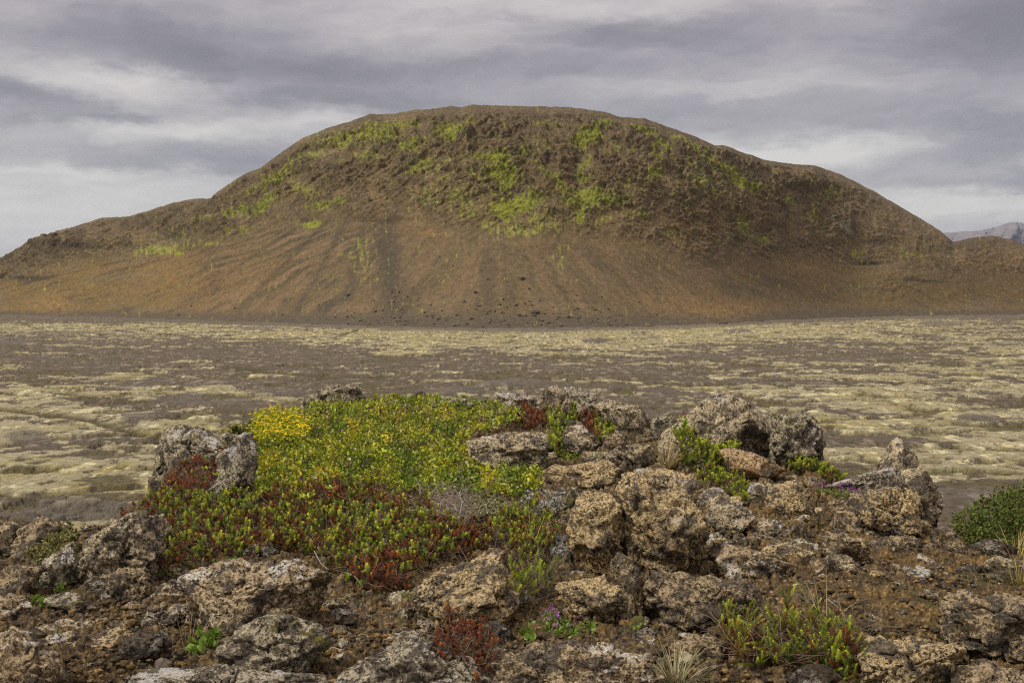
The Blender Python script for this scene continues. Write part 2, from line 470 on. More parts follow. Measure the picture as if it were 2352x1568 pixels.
# down-slope direction lines fan out from high on the hill
ang = (u - 1150 + 40 * lowf) / (np.maximum(v, 440) - 380)
rr = np.hypot(u - 1150, v - 380)
streak = fbm(stack(ang * 9, rr * .005, 1.0), 5, .62)
streakf = fbm(stack(ang * 34, rr * .012, 5.0), 4, .65)
gully = fbm(stack(ue / 52 + lowf * .8, ve / 150, 7.0), 4, .55, True)
strata = fbm(stack(ue / 80, ve / 17 + lowf * 1.3 + ue / 300, 2.0), 4, .6, True)
rough_ = fbm(stack(ue / 13, ve / 9, 8.0), 5, .62)
rough2 = fbm(stack(ue / 30, ve / 22, 4.0), 5, .6, True)
diag = fbm(stack((ue + ve * .9) / 90, (ve - ue * np.sign(u - 1200) * .55) / 13, 6.0), 4, .6, True)
scale_m = (Dh.ravel() / 800)
crag = sstep(fbm(stack(ue / 60, ve / 38, 12.0), 4, .55) + .35 * diag, -0.05, 0.40) * rocky * (1 - .75 * sstep(u, 1780, 2000))
leftfan = .35 + .9 * sstep(980 - u, 0, 200)
disp = rocky * (2.4 * rough2 * (.3 + crag) + 5.2 * gully + 1.4 * strata + 2.4 * diag + .7 * rough_) + crag * (4.6 * rough_ + 2.0 * strata)
disp += (1 - rocky) * (2.2 * streak * leftfan + .4 * streakf * leftfan + .25 * rough_)
# flanks: rolling spurs at both ends
flank = sstep(np.abs(u - 1200), 600, 1000)
disp *= 1 - .55 * flank
disp += flank * 3.0 * fbm(stack(ue / 150 + ve / 120, ve / 90, 9.0), 4, .5, True) * sstep(s, .05, .3)
# a few named hollows and cliffs of this hill: (u, v, ru, rv, depth)
for (cu, cv, ru, rv, am) in [(1170, 430, 45, 28, -10), (1330, 390, 18, 60, -3), (1185, 475, 50, 34, -5), (870, 505, 80, 5, -4),
                             (1310, 272, 80, 6, -10), (1740, 535, 40, 14, -8), (1930, 520, 30, 28, 9), (1995, 610, 34, 4, -2),
                             (2060, 660, 70, 45, 8), (1870, 440, 70, 12, 6), (700, 500, 35, 28, -7), (380, 540, 60, 25, -6),
                             (1040, 262, 24, 14, 3), (1080, 330, 30, 18, 8), (150, 570, 120, 22, 6),
                             (890, 470, 20, 60, -5), (1690, 508, 24, 12, -8)]:
    w = np.exp(-(((u - cu) / ru) ** 2 + ((v - cv) / rv) ** 2) ** 1.3)
    disp += am * w * (1 + .5 * rough2)
nrm = np.array([0, -0.75, 0.66])
rocky_d = sstep(s - screetop + 0.10 * lowf, -0.10, 0.30)
edge = sstep(1 - s, 0.0, 0.09)
amp = disp * (.40 + .20 * sstep(rocky_d, 0, 1) + .25 * crag) * scale_m * edge * (1 - rocky * (1 - rocky_d) * .7) * sstep(s, 0.0, 0.03)
pts += nrm[None, :] * amp[:, None]

# land colours
def C3(*c): return np.array(c)[None, :]
brown = C3(.140, .100, .044); gold = C3(.160, .114, .044); grey = C3(.088, .073, .050); dark = C3(.046, .038, .028)
orange = C3(.228, .148, .058); crest = C3(.090, .072, .040); mauve = C3(.124, .094, .050)
def mixc(a, b, f): f = np.clip(f, 0, 1)[:, None]; return a * (1 - f) + b * f
c = np.repeat(brown, len(u), 0)
c = mixc(c, orange * .72, .5 * sstep(lowf + .3 * rough_, .0, .5) * rocky)
c = mixc(c, gold, sstep(620 - u, 0, 260) * sstep(s, .02, .12) * sstep(.68 - s, 0, .2) * .95)
c = mixc(c, C3(.135, .118, .082), (1 - rocky) * sstep(fbm(stack(ue / 120, ve / 50, 300.0), 4, .6), -.05, .3) * .6)
c = mixc(c, mauve, (1 - rocky) * sstep(np.abs(u - 1150), 800, 500) * .75)
c = mixc(c, C3(.185, .128, .076), (.35 + .5 * leftfan) * (1 - rocky) * sstep(streak, -.1, .30) * sstep(np.abs(u - 1100), 900, 500))
c = mixc(c, grey * .85, np.clip(leftfan + .15, 0, 1) * (1 - rocky) * sstep(-streak + .55 * lowf, .0, .38))
for (cu, sl, wd, v0, v1, am) in [(880, 0.12, 26, 490, 745, .9), (930, -.25, 10, 400, 520, .9), (800, -0.55, 8, 500, 730, .7), (760, -1.0, 7, 500, 720, .8),
                                 (700, -1.5, 6, 510, 700, .7), (1120, .02, 14, 560, 740, .45), (1160, .05, 9, 560, 720, .5), (840, -.2, 9, 490, 700, .7),
                                 (905, -.9, 12, 410, 460, .7), (1640, .7, 8, 600, 720, .3), (1290, .03, 10, 540, 700, .3)]:
    line = cu + sl * (v - v0) + 6 * lowf
    w = np.exp(-((u - line) / (wd * (1 + .6 * (v - v0) / (v1 - v0).__abs__()))) ** 2) * sstep(v, v0 - 8, v0 + 12) * sstep(v1 + 15 - v, 0, 40)
    c = mixc(c, grey * .74, 1.15 * am * w * (.85 + .5 * streakf))
c = mixc(c, crest, sstep(s, .66, .93) * .8)
c = mixc(c, C3(.120, .092, .052), rocky * sstep(lowf + .4 * gully, -.1, .4) * .55)
c = mixc(c, grey, sstep(.065 - s, -.03, .04))
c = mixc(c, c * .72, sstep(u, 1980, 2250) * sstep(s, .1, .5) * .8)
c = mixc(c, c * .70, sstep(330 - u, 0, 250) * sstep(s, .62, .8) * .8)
for (cu, cv, ru, rv, am) in [(1660, 708, 90, 22, .9), (125, 697, 60, 20, .9), (1040, 500, 100, 30, .5), (1560, 690, 90, 30, .5), (1850, 610, 80, 18, .7), (890, 445, 60, 30, .4),
                             (990, 538, 22, 8, .9), (1500, 520, 200, 50, .5), (420, 640, 220, 60, .5), (2300, 610, 70, 40, .5), (1230, 505, 60, 14, .5), (2090, 590, 60, 12, .5)]:
    w = np.exp(-((u - cu) / ru) ** 2 - ((v - cv) / rv) ** 2)
    c = mixc(c, orange, am * w * sstep(rough_ + .3 * diag, -.35, .45) * 1.3)
# rock faces: dark in the clefts of the bedding and gullies
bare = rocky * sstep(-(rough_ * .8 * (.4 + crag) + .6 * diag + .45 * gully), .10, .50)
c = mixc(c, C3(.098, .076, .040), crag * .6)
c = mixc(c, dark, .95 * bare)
c = mixc(c, C3(.190, .132, .064), rocky * sstep(lowf + .5 * fbm(stack(ue / 40, ve / 30, 77.0), 3), .0, .4) * .6)
c = mixc(c, C3(.215, .155, .085), rocky * sstep(rough_ * .6 + diag * .5 + .5 * gully, .40, .85) * .6)
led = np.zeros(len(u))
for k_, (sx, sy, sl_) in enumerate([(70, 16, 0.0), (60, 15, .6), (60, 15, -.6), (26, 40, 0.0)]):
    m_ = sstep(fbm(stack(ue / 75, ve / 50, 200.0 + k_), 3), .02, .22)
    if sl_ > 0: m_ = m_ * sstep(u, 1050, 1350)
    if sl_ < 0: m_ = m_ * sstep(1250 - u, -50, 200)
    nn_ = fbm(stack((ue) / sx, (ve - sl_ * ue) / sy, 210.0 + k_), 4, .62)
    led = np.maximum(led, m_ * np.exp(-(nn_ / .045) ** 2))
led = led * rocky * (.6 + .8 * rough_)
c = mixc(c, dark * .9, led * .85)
vv_ = np.exp(-((fbm(stack(ue / 22, ve / 70 + lowf, 240.0), 4, .6) + .04) / .06) ** 2) * sstep(fbm(stack(ue / 90, ve / 70, 244.0), 2), .0, .25) * rocky
c = mixc(c, C3(.075, .060, .036), vv_ * .6)
cl = fbm(stack(ue / 5, ve / 40, 3.0), 2)
w = np.exp(-((u - 1300) / 75) ** 2 - ((v - 278) / 9) ** 2) * sstep(cl, 0.0, .25)
c = mixc(c, dark, w)
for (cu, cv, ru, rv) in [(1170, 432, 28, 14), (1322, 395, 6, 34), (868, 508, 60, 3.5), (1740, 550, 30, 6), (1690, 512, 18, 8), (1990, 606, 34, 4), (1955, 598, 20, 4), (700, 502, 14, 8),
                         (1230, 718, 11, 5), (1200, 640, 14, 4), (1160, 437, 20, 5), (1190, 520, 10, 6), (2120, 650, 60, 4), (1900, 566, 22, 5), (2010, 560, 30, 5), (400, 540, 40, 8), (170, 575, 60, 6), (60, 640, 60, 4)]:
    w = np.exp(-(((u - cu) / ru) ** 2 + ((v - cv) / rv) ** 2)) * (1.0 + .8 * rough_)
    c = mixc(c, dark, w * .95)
w = np.exp(-((u - 1930) / 26) ** 2 - ((v - 535) / 20) ** 2) * sstep(rough_, -.1, .3)
c = mixc(c, C3(.33, .31, .25), w)
c = c * C3(.82, .80, .78)
# vegetation: u, v, ru, rv, slant, amount, paleness
GREEN = [(1040, 315, 42, 24, 0, 1, 0), (1062, 300, 30, 8, -.6, .8, 0), (1135, 372, 50, 14, .1, 1.2, 0), (1155, 405, 42, 26, 0, 1, 0), (1190, 468, 60, 26, -.1, 1.3, 0), (1155, 490, 34, 26, .4, 1.1, 0), (1112, 430, 60, 9, .7, .8, .7),
         (1350, 325, 36, 20, -.4, 1.2, 0), (1340, 400, 20, 44, 0, .7, 0), (1345, 462, 46, 26, 0, 1.2, 0), (1400, 468, 34, 14, 0, .9, 0), (1330, 500, 24, 20, 0, .8, 0), (1385, 290, 22, 12, 0, .9, 0),
         (900, 300, 70, 16, 0, .8, 0), (850, 322, 76, 18, 0, .9, 0), (780, 338, 60, 16, 0, .75, .2), (720, 366, 40, 10, -.2, .8, .4), (850, 368, 46, 12, 0, .7, .3), (950, 348, 40, 22, 0, .8, 0), (965, 390, 46, 18, -.3, .8, .1), (1020, 390, 40, 8, -.6, .7, .7),
         (1262, 412, 52, 9, .65, .95, .2), (1290, 445, 20, 12, .5, .7, 0), (1240, 350, 30, 20, 0, .5, 0), (1210, 360, 30, 10, 0, .6, 0), (1480, 310, 50, 14, .2, .7, .2), (1520, 340, 30, 12, 0, .8, 0), (1505, 408, 17, 20, 0, 1, .2), (1500, 365, 30, 10, .3, .6, 0), (1590, 340, 60, 12, .5, .8, 0), (1650, 385, 70, 14, .5, .8, 0),
         (1700, 425, 60, 14, .5, .9, 0), (1745, 442, 40, 7, .45, .9, 0), (1600, 400, 70, 16, .55, .5, .5), (1620, 440, 80, 18, .5, .6, .7), (1810, 472, 26, 6, .3, .9, 0), (1702, 520, 14, 20, .3, 1.2, 0), (1738, 553, 34, 6, .25, 1.1, 0), (1650, 560, 16, 6, .5, .7, 0), (560, 492, 74, 9, -.28, .9, .55), (612, 474, 30, 14, -.7, 1.1, 0),
         (480, 508, 40, 6, 0, .6, .5), (712, 512, 24, 10, 0, 1.1, 0), (738, 478, 28, 10, 0, .9, .2), (780, 468, 14, 10, 0, .9, 0), (640, 420, 60, 16, -.5, .7, .2), (580, 445, 50, 12, -.5, .5, .3), (700, 440, 40, 20, 0, .6, 0), (370, 574, 70, 12, -.12, .9, .6), (408, 582, 12, 5, 0, 1.3, 0), (480, 562, 30, 6, -.2, .6, .2), (400, 540, 60, 16, 0, .35, 0),
         (560, 530, 60, 12, -.3, .4, 0), (1060, 470, 50, 34, 0, .55, .6), (980, 460, 40, 26, 0, .5, .6), (1010, 425, 46, 8, -.5, .7, .8), (1080, 490, 20, 20, 0, .7, 0), (1250, 515, 60, 22, .2, .6, .7), (1190, 535, 70, 14, 0, .7, .7), (1125, 520, 30, 14, 0, .7, .3), (1390, 505, 40, 12, -.4, .5, .6), (1450, 430, 34, 14, 0, .6, 0), (1430, 460, 24, 10, 0, .6, 0), (1460, 500, 40, 14, .4, .5, .4),
         (1290, 600, 9, 60, 0, .5, .5), (830, 590, 30, 60, 0, .28, .5), (1900, 450, 60, 20, 0, .35, .2), (1870, 500, 24, 40, .2, .4, .2), (1960, 590, 30, 20, 0, .4, 0), (2080, 590, 50, 20, 0, .3, 0), (1540, 540, 30, 12, 0, .4, .4), (760, 310, 40, 10, 0, .5, 0), (1300, 300, 60, 6, .3, .6, 0), (1240, 295, 40, 5, .3, .5, 0),
         (540, 420, 40, 14, -.4, .4, 0), (1420, 350, 60, 14, .2, .35, 0), (1160, 330, 40, 12, .3, .4, 0), (1560, 470, 50, 12, .6, .4, .5), (1110, 400, 20, 60, 0, .4, .3)]
gm = np.zeros(len(u)); gp = np.zeros(len(u))
for (cu, cv, ru, rv, sl, am, pl) in GREEN:
    w = am * np.exp(-((u - cu) / ru) ** 2 - ((v - cv - sl * (u - cu)) / rv) ** 2)
    gp = np.where(w > gm * .6, pl, gp); gm = np.maximum(gm, w)
clump = fbm(stack(ue / 11, ve / 7, 21.0), 5, .68)
gst = fbm(stack(ue / 7, ve / 26, 81.0), 4, .65)
gmask = sstep(gm * 1.10 + clump * .65 + .35 * rough_ + 1.35 * gst, .26, .86) * .92
lime = C3(.185, .200, .018); deep = C3(.070, .095, .018); pale = C3(.25, .23, .085)
gc = mixc(np.repeat(lime, len(u), 0), deep, sstep(-(rough_ + .3 * clump), -.02, .35))
gc = mixc(gc, pale, gp * sstep(fbm(stack(ue / 24, ve / 16, 33.0), 3), -.3, .2))
c = mixc(c, gc, gmask)
speck = fbm(stack(ue / 2.6, ve / 2.2, 41.0), 2)
c = mixc(c, C3(.135, .135, .035), .7 * sstep(clump + .4 * lowf, .05, .4) * sstep(gm, .02, .25) * (1 - gmask))
fine_d = fbm(stack(ue / 6, ve / 3.4, 61.0), 3, .6); fine_w = fbm(stack(ue / 3.4, ve / 2.6, 71.0), 2, .6)
c = mixc(c, dark * 1.15, rocky * sstep(fine_d + .4 * diag + .25 * rough_, .20, .50) * .75)
c = mixc(c, C3(.27, .21, .135), rocky * sstep(-fine_d - .3 * diag + .2 * lowf, .28, .52) * .65)
c = c * (1 + .22 * fine_w[:, None] * (.4 + .6 * rocky[:, None]))
c = c * (1 + .30 * speck[:, None] + .06 * streakf[:, None] * (1 - rocky[:, None]))
dots = sstep(fbm(stack(ue / 4.5, ve / 2.6, 51.0), 2), .50, .62) * sstep(v, 650, 735) * (1 - rocky) * sstep(np.abs(u - 1200), 520, 200)
c = mixc(c, dark, dots)
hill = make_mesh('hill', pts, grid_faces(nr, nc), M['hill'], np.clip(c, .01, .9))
tag(hill, 'long rounded brown hill with lime green moss on its upper crags and grey scree below', 'hill', kind='structure')
HILL = (uu, db, Wd, base_v, sky_m)


def hill_point(u, v):
    dbu, wu, bv, sv = (np.interp(u, uu_, a) for uu_, a in ((HILL[0], HILL[1]), (HILL[0], HILL[2]), (HILL[0], HILL[3]), (HILL[0], HILL[4])))
    s = max((v - bv) / (sv - bv), 0)
    g = 0.13 * (1 - math.exp(-s * 14)) + 0.67 * s + 0.20 * s ** 8
    return P(u, v, dbu + wu * g)


# ------------------------------------------------------------------ the lava plain
uu = np.concatenate([np.linspace(-2600, -40, 120, endpoint=False), np.linspace(-40, 2392, 1250), np.linspace(2400, 4900, 120)])
vr = np.concatenate([np.linspace(5000, 1500, 18, endpoint=False), np.linspace(1500, 1280, 40, endpoint=False), np.linspace(1280, 716, 640), 682 + np.geomspace(33, 1.2, 24)])
U, Vp = np.meshgrid(uu, vr)
Dp = H * F / (Vp - HZ)
Dp = Dp
X = (U - 1176) / F * Dp
x, y = X.ravel(), Dp.ravel(); u, v = U.ravel(), Vp.ravel()
x = np.where(y < 60, x * np.clip(60 / np.maximum(y, 5), 1, 4), x)
# moss control (density) laid out over the land
CTRL_U = [-800, 0, 300, 600, 900, 1200, 1500, 1800, 2100, 2352, 3200]
CTRL_V = [716, 735, 748, 765, 790, 820, 860, 900, 950, 1000, 1060, 1110, 1160, 1300]
CTRL = np.array([
    [.1, .1, .1, .1, .05, .0, .0, .1, .35, .25, .2],      # 716
    [.35, .30, .30, .15, .05, .0, .1, .30, .60, .45, .4],    # 735
    [.8, .66, .70, .62, .45, .30, .62, .72, .62, .50, .5],  # 748
    [.7, .55, .55, .72, .86, .84, .84, .82, .55, .50, .5],  # 765
    [.4, .40, .38, .42, .62, .76, .62, .42, .52, .55, .5],  # 790
    [.35, .34, .36, .32, .36, .38, .42, .44, .48, .50, .5],  # 820
    [.42, .42, .40, .44, .42, .42, .40, .50, .60, .55, .5],  # 860
    [.6, .62, .55, .42, .38, .45, .40, .66, .66, .60, .5],  # 900
    [.6, .66, .52, .50, .56, .50, .40, .58, .55, .58, .5],  # 950
    [.7, .74, .66, .60, .50, .50, .50, .45, .52, .78, .8],  # 1000
    [.7, .72, .66, .62, .50, .50, .50, .50, .78, .88, .8],  # 1060
    [.7, .66, .58, .50, .50, .50, .50, .50, .60, .70, .8],  # 1110
    [.6, .55, .42, .40, .40, .40, .40, .40, .30, .20, .2],  # 1160
    [.5] * 11])
def bil(u, v):
    iu = np.interp(u, CTRL_U, np.arange(len(CTRL_U))); iv = np.interp(v, CTRL_V, np.arange(len(CTRL_V)))
    a = np.clip(iu.astype(int), 0, len(CTRL_U) - 2); b = np.clip(iv.astype(int), 0, len(CTRL_V) - 2)
    fu, fv = iu - a, iv - b
    return (CTRL[b, a] * (1 - fu) * (1 - fv) + CTRL[b, a + 1] * fu * (1 - fv) + CTRL[b + 1, a] * (1 - fu) * fv + CTRL[b + 1, a + 1] * fu * fv)
dens = bil(u, v)
nearf = 1 - sstep(y, 90, 420)
L1 = fbm(stack(x / 22, y / 22, 1.0), 5, .6)
L2 = fbm(stack(x / 5.5, y / 6.5, 2.0), 5, .66)
L3 = fbm(stack(x / 1.7, y / 2.6, 3.0), 4, .66)
L4 = fbm(stack(x / .9, y / .9, 14.0), 2, .6)
band = fbm(stack(x / 60, y / 22, 6.0), 4, .6)
rid = fbm(stack(x / 11 + L1, y / 11, 4.0), 4, .6, True)
crk = fbm(stack(x / 19 + L2 * .25, y / 13 + L2 * .3, 5.0), 3, .5, True)
far_atten = np.clip(150 / np.maximum(y, 1), .25, 1)
moss_n = .72 * L1 + .58 * L2 + .34 * L3 * (.8 + .2 * far_atten) + .34 * band
mval = dens - .545 + moss_n * .80
moss = sstep(mval, -.02, .04)
rim = np.exp(-((mval + .035) / .030) ** 2)
crack = sstep(crk + .10 * L3, .62, .80)
sstr = sstep(-(L2 * .55 + L3 * .8 + .2 * L1), .08, .22)
L5 = fbm(stack(x / 3.2, y / 9.0, 24.0), 4, .65, True)
# long dark furrows: u0, v0, u1, v1, width (rows)
fur = np.zeros(len(u))
for (a0, b0, a1, b1, wd) in [(500, 842, 760, 868, 4.0), (760, 868, 900, 866, 2.0), (0, 942, 180, 962, 5.5), (180, 962, 360, 1010, 6.5), (780, 772, 815, 760, 2.5), (2190, 945, 2352, 935, 2.5), (1900, 1075, 2060, 1085, 3), (2060, 1060, 2160, 1066, 4), (2200, 1082, 2352, 1092, 4),
                             (0, 1140, 200, 1165, 4), (1090, 880, 1260, 872, 5), (100, 900, 330, 925, 3), (1640, 830, 1800, 842, 2), (2060, 880, 2352, 868, 2)]:
    t = np.clip((u - a0) / (a1 - a0), 0, 1)
    inn = ((u > a0 - 8) & (u < a1 + 8))
    fur = np.maximum(fur, inn * np.exp(-((v - (b0 + (b1 - b0) * t) - 5 * L1) / wd) ** 2) * (1.0 + .5 * L3))
z = .12 * L1 + .10 * L2 + .07 * L3 + .05 * moss * (1 - .3 * sstr) - .50 * crack - .16 * rim + .22 * rid * (1 - .4 * moss) + .14 * L5 - .16 * sstr * moss
z = z - .35 * np.clip(fur, 0, 1)
# lava humps that stand up from the plain: u, v, half width, rows, height
hump = np.zeros(len(u)); humps = [(480, 925, 110, 16, 1.3), (1180, 885, 90, 8, 1.6), (1050, 900, 60, 6, .9), (330, 965, 60, 10, .9), (30, 790, 50, 8, 2.2), (1370, 785, 40, 4, 2.0), (640, 905, 90, 8, .8),
         (2280, 1130, 130, 22, .9), (150, 1180, 160, 30, .8), (2160, 745, 60, 4, 2.2), (600, 757, 60, 4, 1.4), (160, 768, 60, 4, 1.8), (1690, 762, 40, 4, 1.6), (2250, 965, 60, 10, .5), (60, 1010, 60, 14, .8)]
for (cu, cv, ru, rv, hh) in humps:
    w = np.exp(-((u - cu) / ru) ** 2 - ((v - cv) / rv) ** 2)
    hump = np.maximum(hump, w); z = z + .6 * hh * w * (.45 + .8 * rid * .6 + .5 * L2)
z = z * sstep(y, 18, 60) * np.interp(y, [0, 100, 400, 900], [1, 1, 1.4, 1.8])
z = np.where(y > 1400, z * .2 - 1.0, z)
base = C3(.180, .150, .112); mossc = C3(.480, .440, .270); mossy = C3(.41, .36, .150); dk = C3(.055, .044, .030); olive = C3(.095, .080, .030)
c = np.repeat(base, len(u), 0)
c = mixc(c, C3(.145, .118, .098), sstep(L1 + band, .0, .5))
c = mixc(c, C3(.20, .175, .155), sstep(-L1 + L2 * .5, .15, .6) * .7)
c = mixc(c, olive, sstep(L3 + .4 * L2 + .3 * L4, .42, .62) * .75)
mc = mixc(np.repeat(mossc, len(u), 0), mossy, sstep(L1 * .6 - L2 + .4 * L3 + sstep(y, 150, 500) * .2, -.1, .5))
c = mixc(c, mc, moss * (1 - .75 * sstr))
c = mixc(c, dk, sstr * moss * .85)
c = mixc(c, olive * .75, rim * (.45 + .8 * L2))  # edge shading of the moss patches, painted as a dark olive rim
c = mixc(c, dk * 1.2, sstep(L5 + .4 * L3, .26, .44) * .8 * (1 - .35 * moss))
L6 = fbm(stack(x / 1.3, y / 3.2, 54.0), 3, .6)
c = mixc(c, dk, sstep(L6 + .35 * L2, .36, .52) * .6)
c = mixc(c, olive * .8, crack * .9)
c = mixc(c, olive * .62, np.clip(fur, 0, 1) * .95)
c = mixc(c, C3(.105, .092, .075), sstep(hump + .4 * L3, .30, .62) * .8)
for (cu, cv, ru, rv) in [(600, 985, 110, 14), (430, 1000, 90, 14), (230, 1050, 70, 12), (700, 940, 60, 6), (250, 1115, 90, 20), (60, 1085, 70, 10), (260, 1150, 90, 12), (2260, 1125, 140, 16), (30, 800, 40, 4), (380, 965, 40, 6), (520, 920, 60, 8), (1960, 1090, 60, 8)]:
    w = np.exp(-((u - cu) / ru) ** 2 - ((v - cv) / rv) ** 2)
    c = mixc(c, mixc(np.repeat(olive, len(u), 0), dk, sstep(L3, -.2, .3)), sstep(w + .7 * L2 + .5 * L3, .42, .66) * .9)
# foot of the hill: grey sand
foot = np.interp(u, *zip(*BASE))
c = mixc(c, C3(.100, .084, .064), sstep(foot + 8 + 7 * L1 + 8 * L2 - v, -2, 4) * .9)
c = c * (1 + .30 * L4[:, None] + .18 * L3[:, None])
plain = make_mesh('lava_plain', np.stack([x, y, z], 1), grid_faces(len(vr), len(uu)), M['plain'], np.clip(c, .01, .9))
tag(plain, 'flat grey brown lava field patched with pale yellow moss', 'ground', kind='structure')

# boulders fallen to the hill foot
_ico = {}
def ico(sub):
    if sub not in _ico:
        bm = bmesh.new(); bmesh.ops.create_icosphere(bm, subdivisions=sub, radius=1.0)
        bm.verts.ensure_lookup_table()
        _ico[sub] = (np.array([v.co[:] for v in bm.verts], dtype=np.float32), np.array([[v.index for v in f.verts] for f in bm.faces], dtype=np.int32))
        bm.free()
    return _ico[sub]


def facet(p, n, rng, k, lo, hi, bias=None):
    """cut k flat faces into a star-shaped body"""
    for _ in range(k):
        d = rng.normal(size=3)
        if bias is not None: d = d + np.array(bias)
        d /= np.linalg.norm(d)
        q = p @ d.astype(np.float32); h = q.max() * rng.uniform(lo, hi)
        e = np.maximum(q - h, 0)
        p = p - (e * 0.96)[:, None] * d[None, :].astype(np.float32)
    return p


rng = np.random.RandomState(5)
far_protos = []
for k in range(4):
    n, f = ico(3)
    p = n * np.array([1.0, .8, .62])
    p = facet(p, n, rng, 9, .6, .9)
    p = p * (1 + .16 * fbm(n * 2.2 + k * 9, 3))[:, None]
    far_protos.append((p, f))
bould = [(1230, 718, 5.2), (1200, 640, 3.2), (1305, 728, 3.4), (1185, 700, 2.6), (1240, 690, 1.6), (1215, 662, 1.8), (880, 712, 2.0), (905, 730, 2.2), (930, 745, 2.6), (960, 735, 1.5), (1010, 728, 1.6), (1045, 748, 2.4), (1075, 742, 1.8),
         (1110, 750, 2.0), (1150, 738, 1.9), (1170, 749, 2.0), (1260, 742, 2.8), (1290, 748, 2.4), (1330, 744, 2.0), (1360, 738, 1.6), (1400, 746, 2.0), (1440, 742, 1.4), (840, 738, 1.7), (800, 744, 1.9), (815, 718, 1.3), (770, 728, 1.4), (990, 700, 1.3),
         (1120, 640, 1.5), (1040, 610, 1.4), (1010, 590, 1.3), (950, 660, 1.2), (905, 680, 1.4), (860, 690, 1.4), (1250, 720, 1.6), (1270, 705, 1.3), (1320, 690, 1.4), (1210, 740, 1.6), (440, 702, 2.0), (540, 707, 2.2), (410, 723, 1.9),
         (300, 602, 3.0), (1475, 752, 1.5), (1860, 690, 1.5), (2050, 698, 2.2), (1640, 722, 1.4), (1380, 715, 1.3), (1110, 712, 1.3), (1080, 700, 1.2), (870, 742, 1.4), (730, 740, 1.2), (1190, 724, 1.6), (1222, 700, 1.7)]
_rb = np.random.RandomState(9)
for _ in range(150):
    bu_ = _rb.normal(1130, 210); bv_ = 752 - abs(_rb.normal(0, 34)) - 6
    if 500 < bu_ < 1700 and bv_ > 600: bould.append((bu_, min(bv_, np.interp(bu_, *zip(*BASE)) - 3), float(np.exp(_rb.normal(.35, .38)))))
bmeshes = []
for k, (bu, bv, sz) in enumerate(bould):
    c0 = hill_point(bu, bv)
    if k < 4:
        p, f = far_protos[k]
        o = make_mesh('boulder', p, f, M['basalt'], smooth=False); bmeshes.append(o)
    else:
        o = bmeshes[k % 4].copy(); COL.objects.link(o)
    o.location = [float(a) for a in c0 + np.array([0, -1.0, sz * .08])]
    sz *= .5; o.scale = (sz, sz * .9, sz * .9); o.rotation_euler = (0, 0, rng.uniform(0, 6.28))
    if k == 0: tag(o, 'largest dark boulder lying at the foot of the hill below the mossy gullies', 'boulder', 'boulders fallen to the foot of the hill')
    elif k == 40: tag(o, 'dark boulder under the pale green patch on the left flank of the hill', 'boulder', 'boulders fallen to the foot of the hill')
    else: tag(o, 'small dark boulder on the scree at the foot of the hill', 'boulder', 'boulders fallen to the foot of the hill')

# ------------------------------------------------------------------ the outcrop the camera stands on
DT = [(-6, -1.35), (0, -1.0), (1.2, -.80), (2.1, -.712), (2.4, -.704), (2.95, -.696), (3.35, -.662), (3.95, -.632), (4.7, -.572), (5.1, -.523), (5.45, -.492), (9, -.2)]
EDGE_V = [(-2500, 1300), (-300, 1230), (0, 1212), (180, 1222), (300, 1205), (350, 1150), (385, 1090), (430, 1050), (520, 1012), (600, 990), (700, 956), (850, 935), (1100, 935), (1250, 958), (1450, 990), (1550, 1015), (1750, 1060),
          (1880, 1090), (1960, 1130), (2100, 1195), (2160, 1225), (2250, 1275), (2352, 1290), (2700, 1320), (5000, 1400)]
_dd = np.linspace(1.6, 8, 1200); _zz = np.interp(_dd, *zip(*DT)); _vv = HZ - _zz * F / _dd    # row of the plateau at each distance
def D_of_v(v): return np.interp(v, _vv[::-1], _dd[::-1])
def d_edge(u): return D_of_v(np.interp(u, *zip(*EDGE_V)))


def zg(x, y):
    """height of the outcrop's surface"""
    u = np.where(y > 1.5, x / np.maximum(y, 1.5), x / 1.5) * F + 1176
    de = d_edge(u)
    over = np.maximum(y - de + .12, 0)
    zz = np.interp(np.minimum(y, de), *zip(*DT))
    drop = .06 * np.minimum(over, .5) + np.clip(over - .15, 0, 4) * .36 + np.maximum(over - 4, 0) * .62
    z = H + zz - drop
    return np.maximum(z, -2.0)


def ground_at(u, v):
    """where the line of sight through (u, v) meets the outcrop"""
    u = np.asarray(u, dtype=float); v = np.asarray(v, dtype=float)
    shape = np.broadcast(u, v).shape
    u = np.broadcast_to(u, shape).ravel(); v = np.broadcast_to(v, shape).ravel()
    best = np.full(u.shape, np.nan)
    for d in np.arange(1.4, 7.0, .02):
        p = P(u, v, d)
        hit = np.isnan(best) & (p[:, 2] <= zg(p[:, 0], p[:, 1]))
        best[hit] = d
    best = np.where(np.isnan(best), d_edge(u), best)
    p = P(u, v, best)
    p[:, 2] = zg(p[:, 0], p[:, 1])
    return p


uu = np.concatenate([np.linspace(-3500, -40, 160, endpoint=False), np.linspace(-40, 2392, 1000), np.linspace(2400, 5800, 160)])
dr = np.concatenate([np.linspace(-6, 1.6, 30, endpoint=False), 1.6 * (5.9 / 1.6) ** np.linspace(0, 1, 620), np.linspace(5.95, 12, 60), np.linspace(12.5, 60, 60)])
U, Dg = np.meshgrid(uu, dr)
X = (U - 1176) / F * np.maximum(Dg, 1.5)
x, y = X.ravel(), Dg.ravel(); u = U.ravel()
z = zg(x, y)
mid_ = (y > .5) & (y < 14)
p3 = stack(x, y, 0.0)
g1 = fbm(p3 * 5 + 3, 4, .55); g2 = fbm(p3 * 17 + 9, 4, .6)
w1, w2, cid = worley(p3 * 38 + fbm(p3 * 44, 2)[:, None] * 1.0)
w1b, w2b, cidb = worley(p3 * 96 + 5 + fbm(p3 * 80 + 3, 2)[:, None] * .6)
lump = (1 - np.clip(w1 * 1.25, 0, 1)) * (.4 + cid)
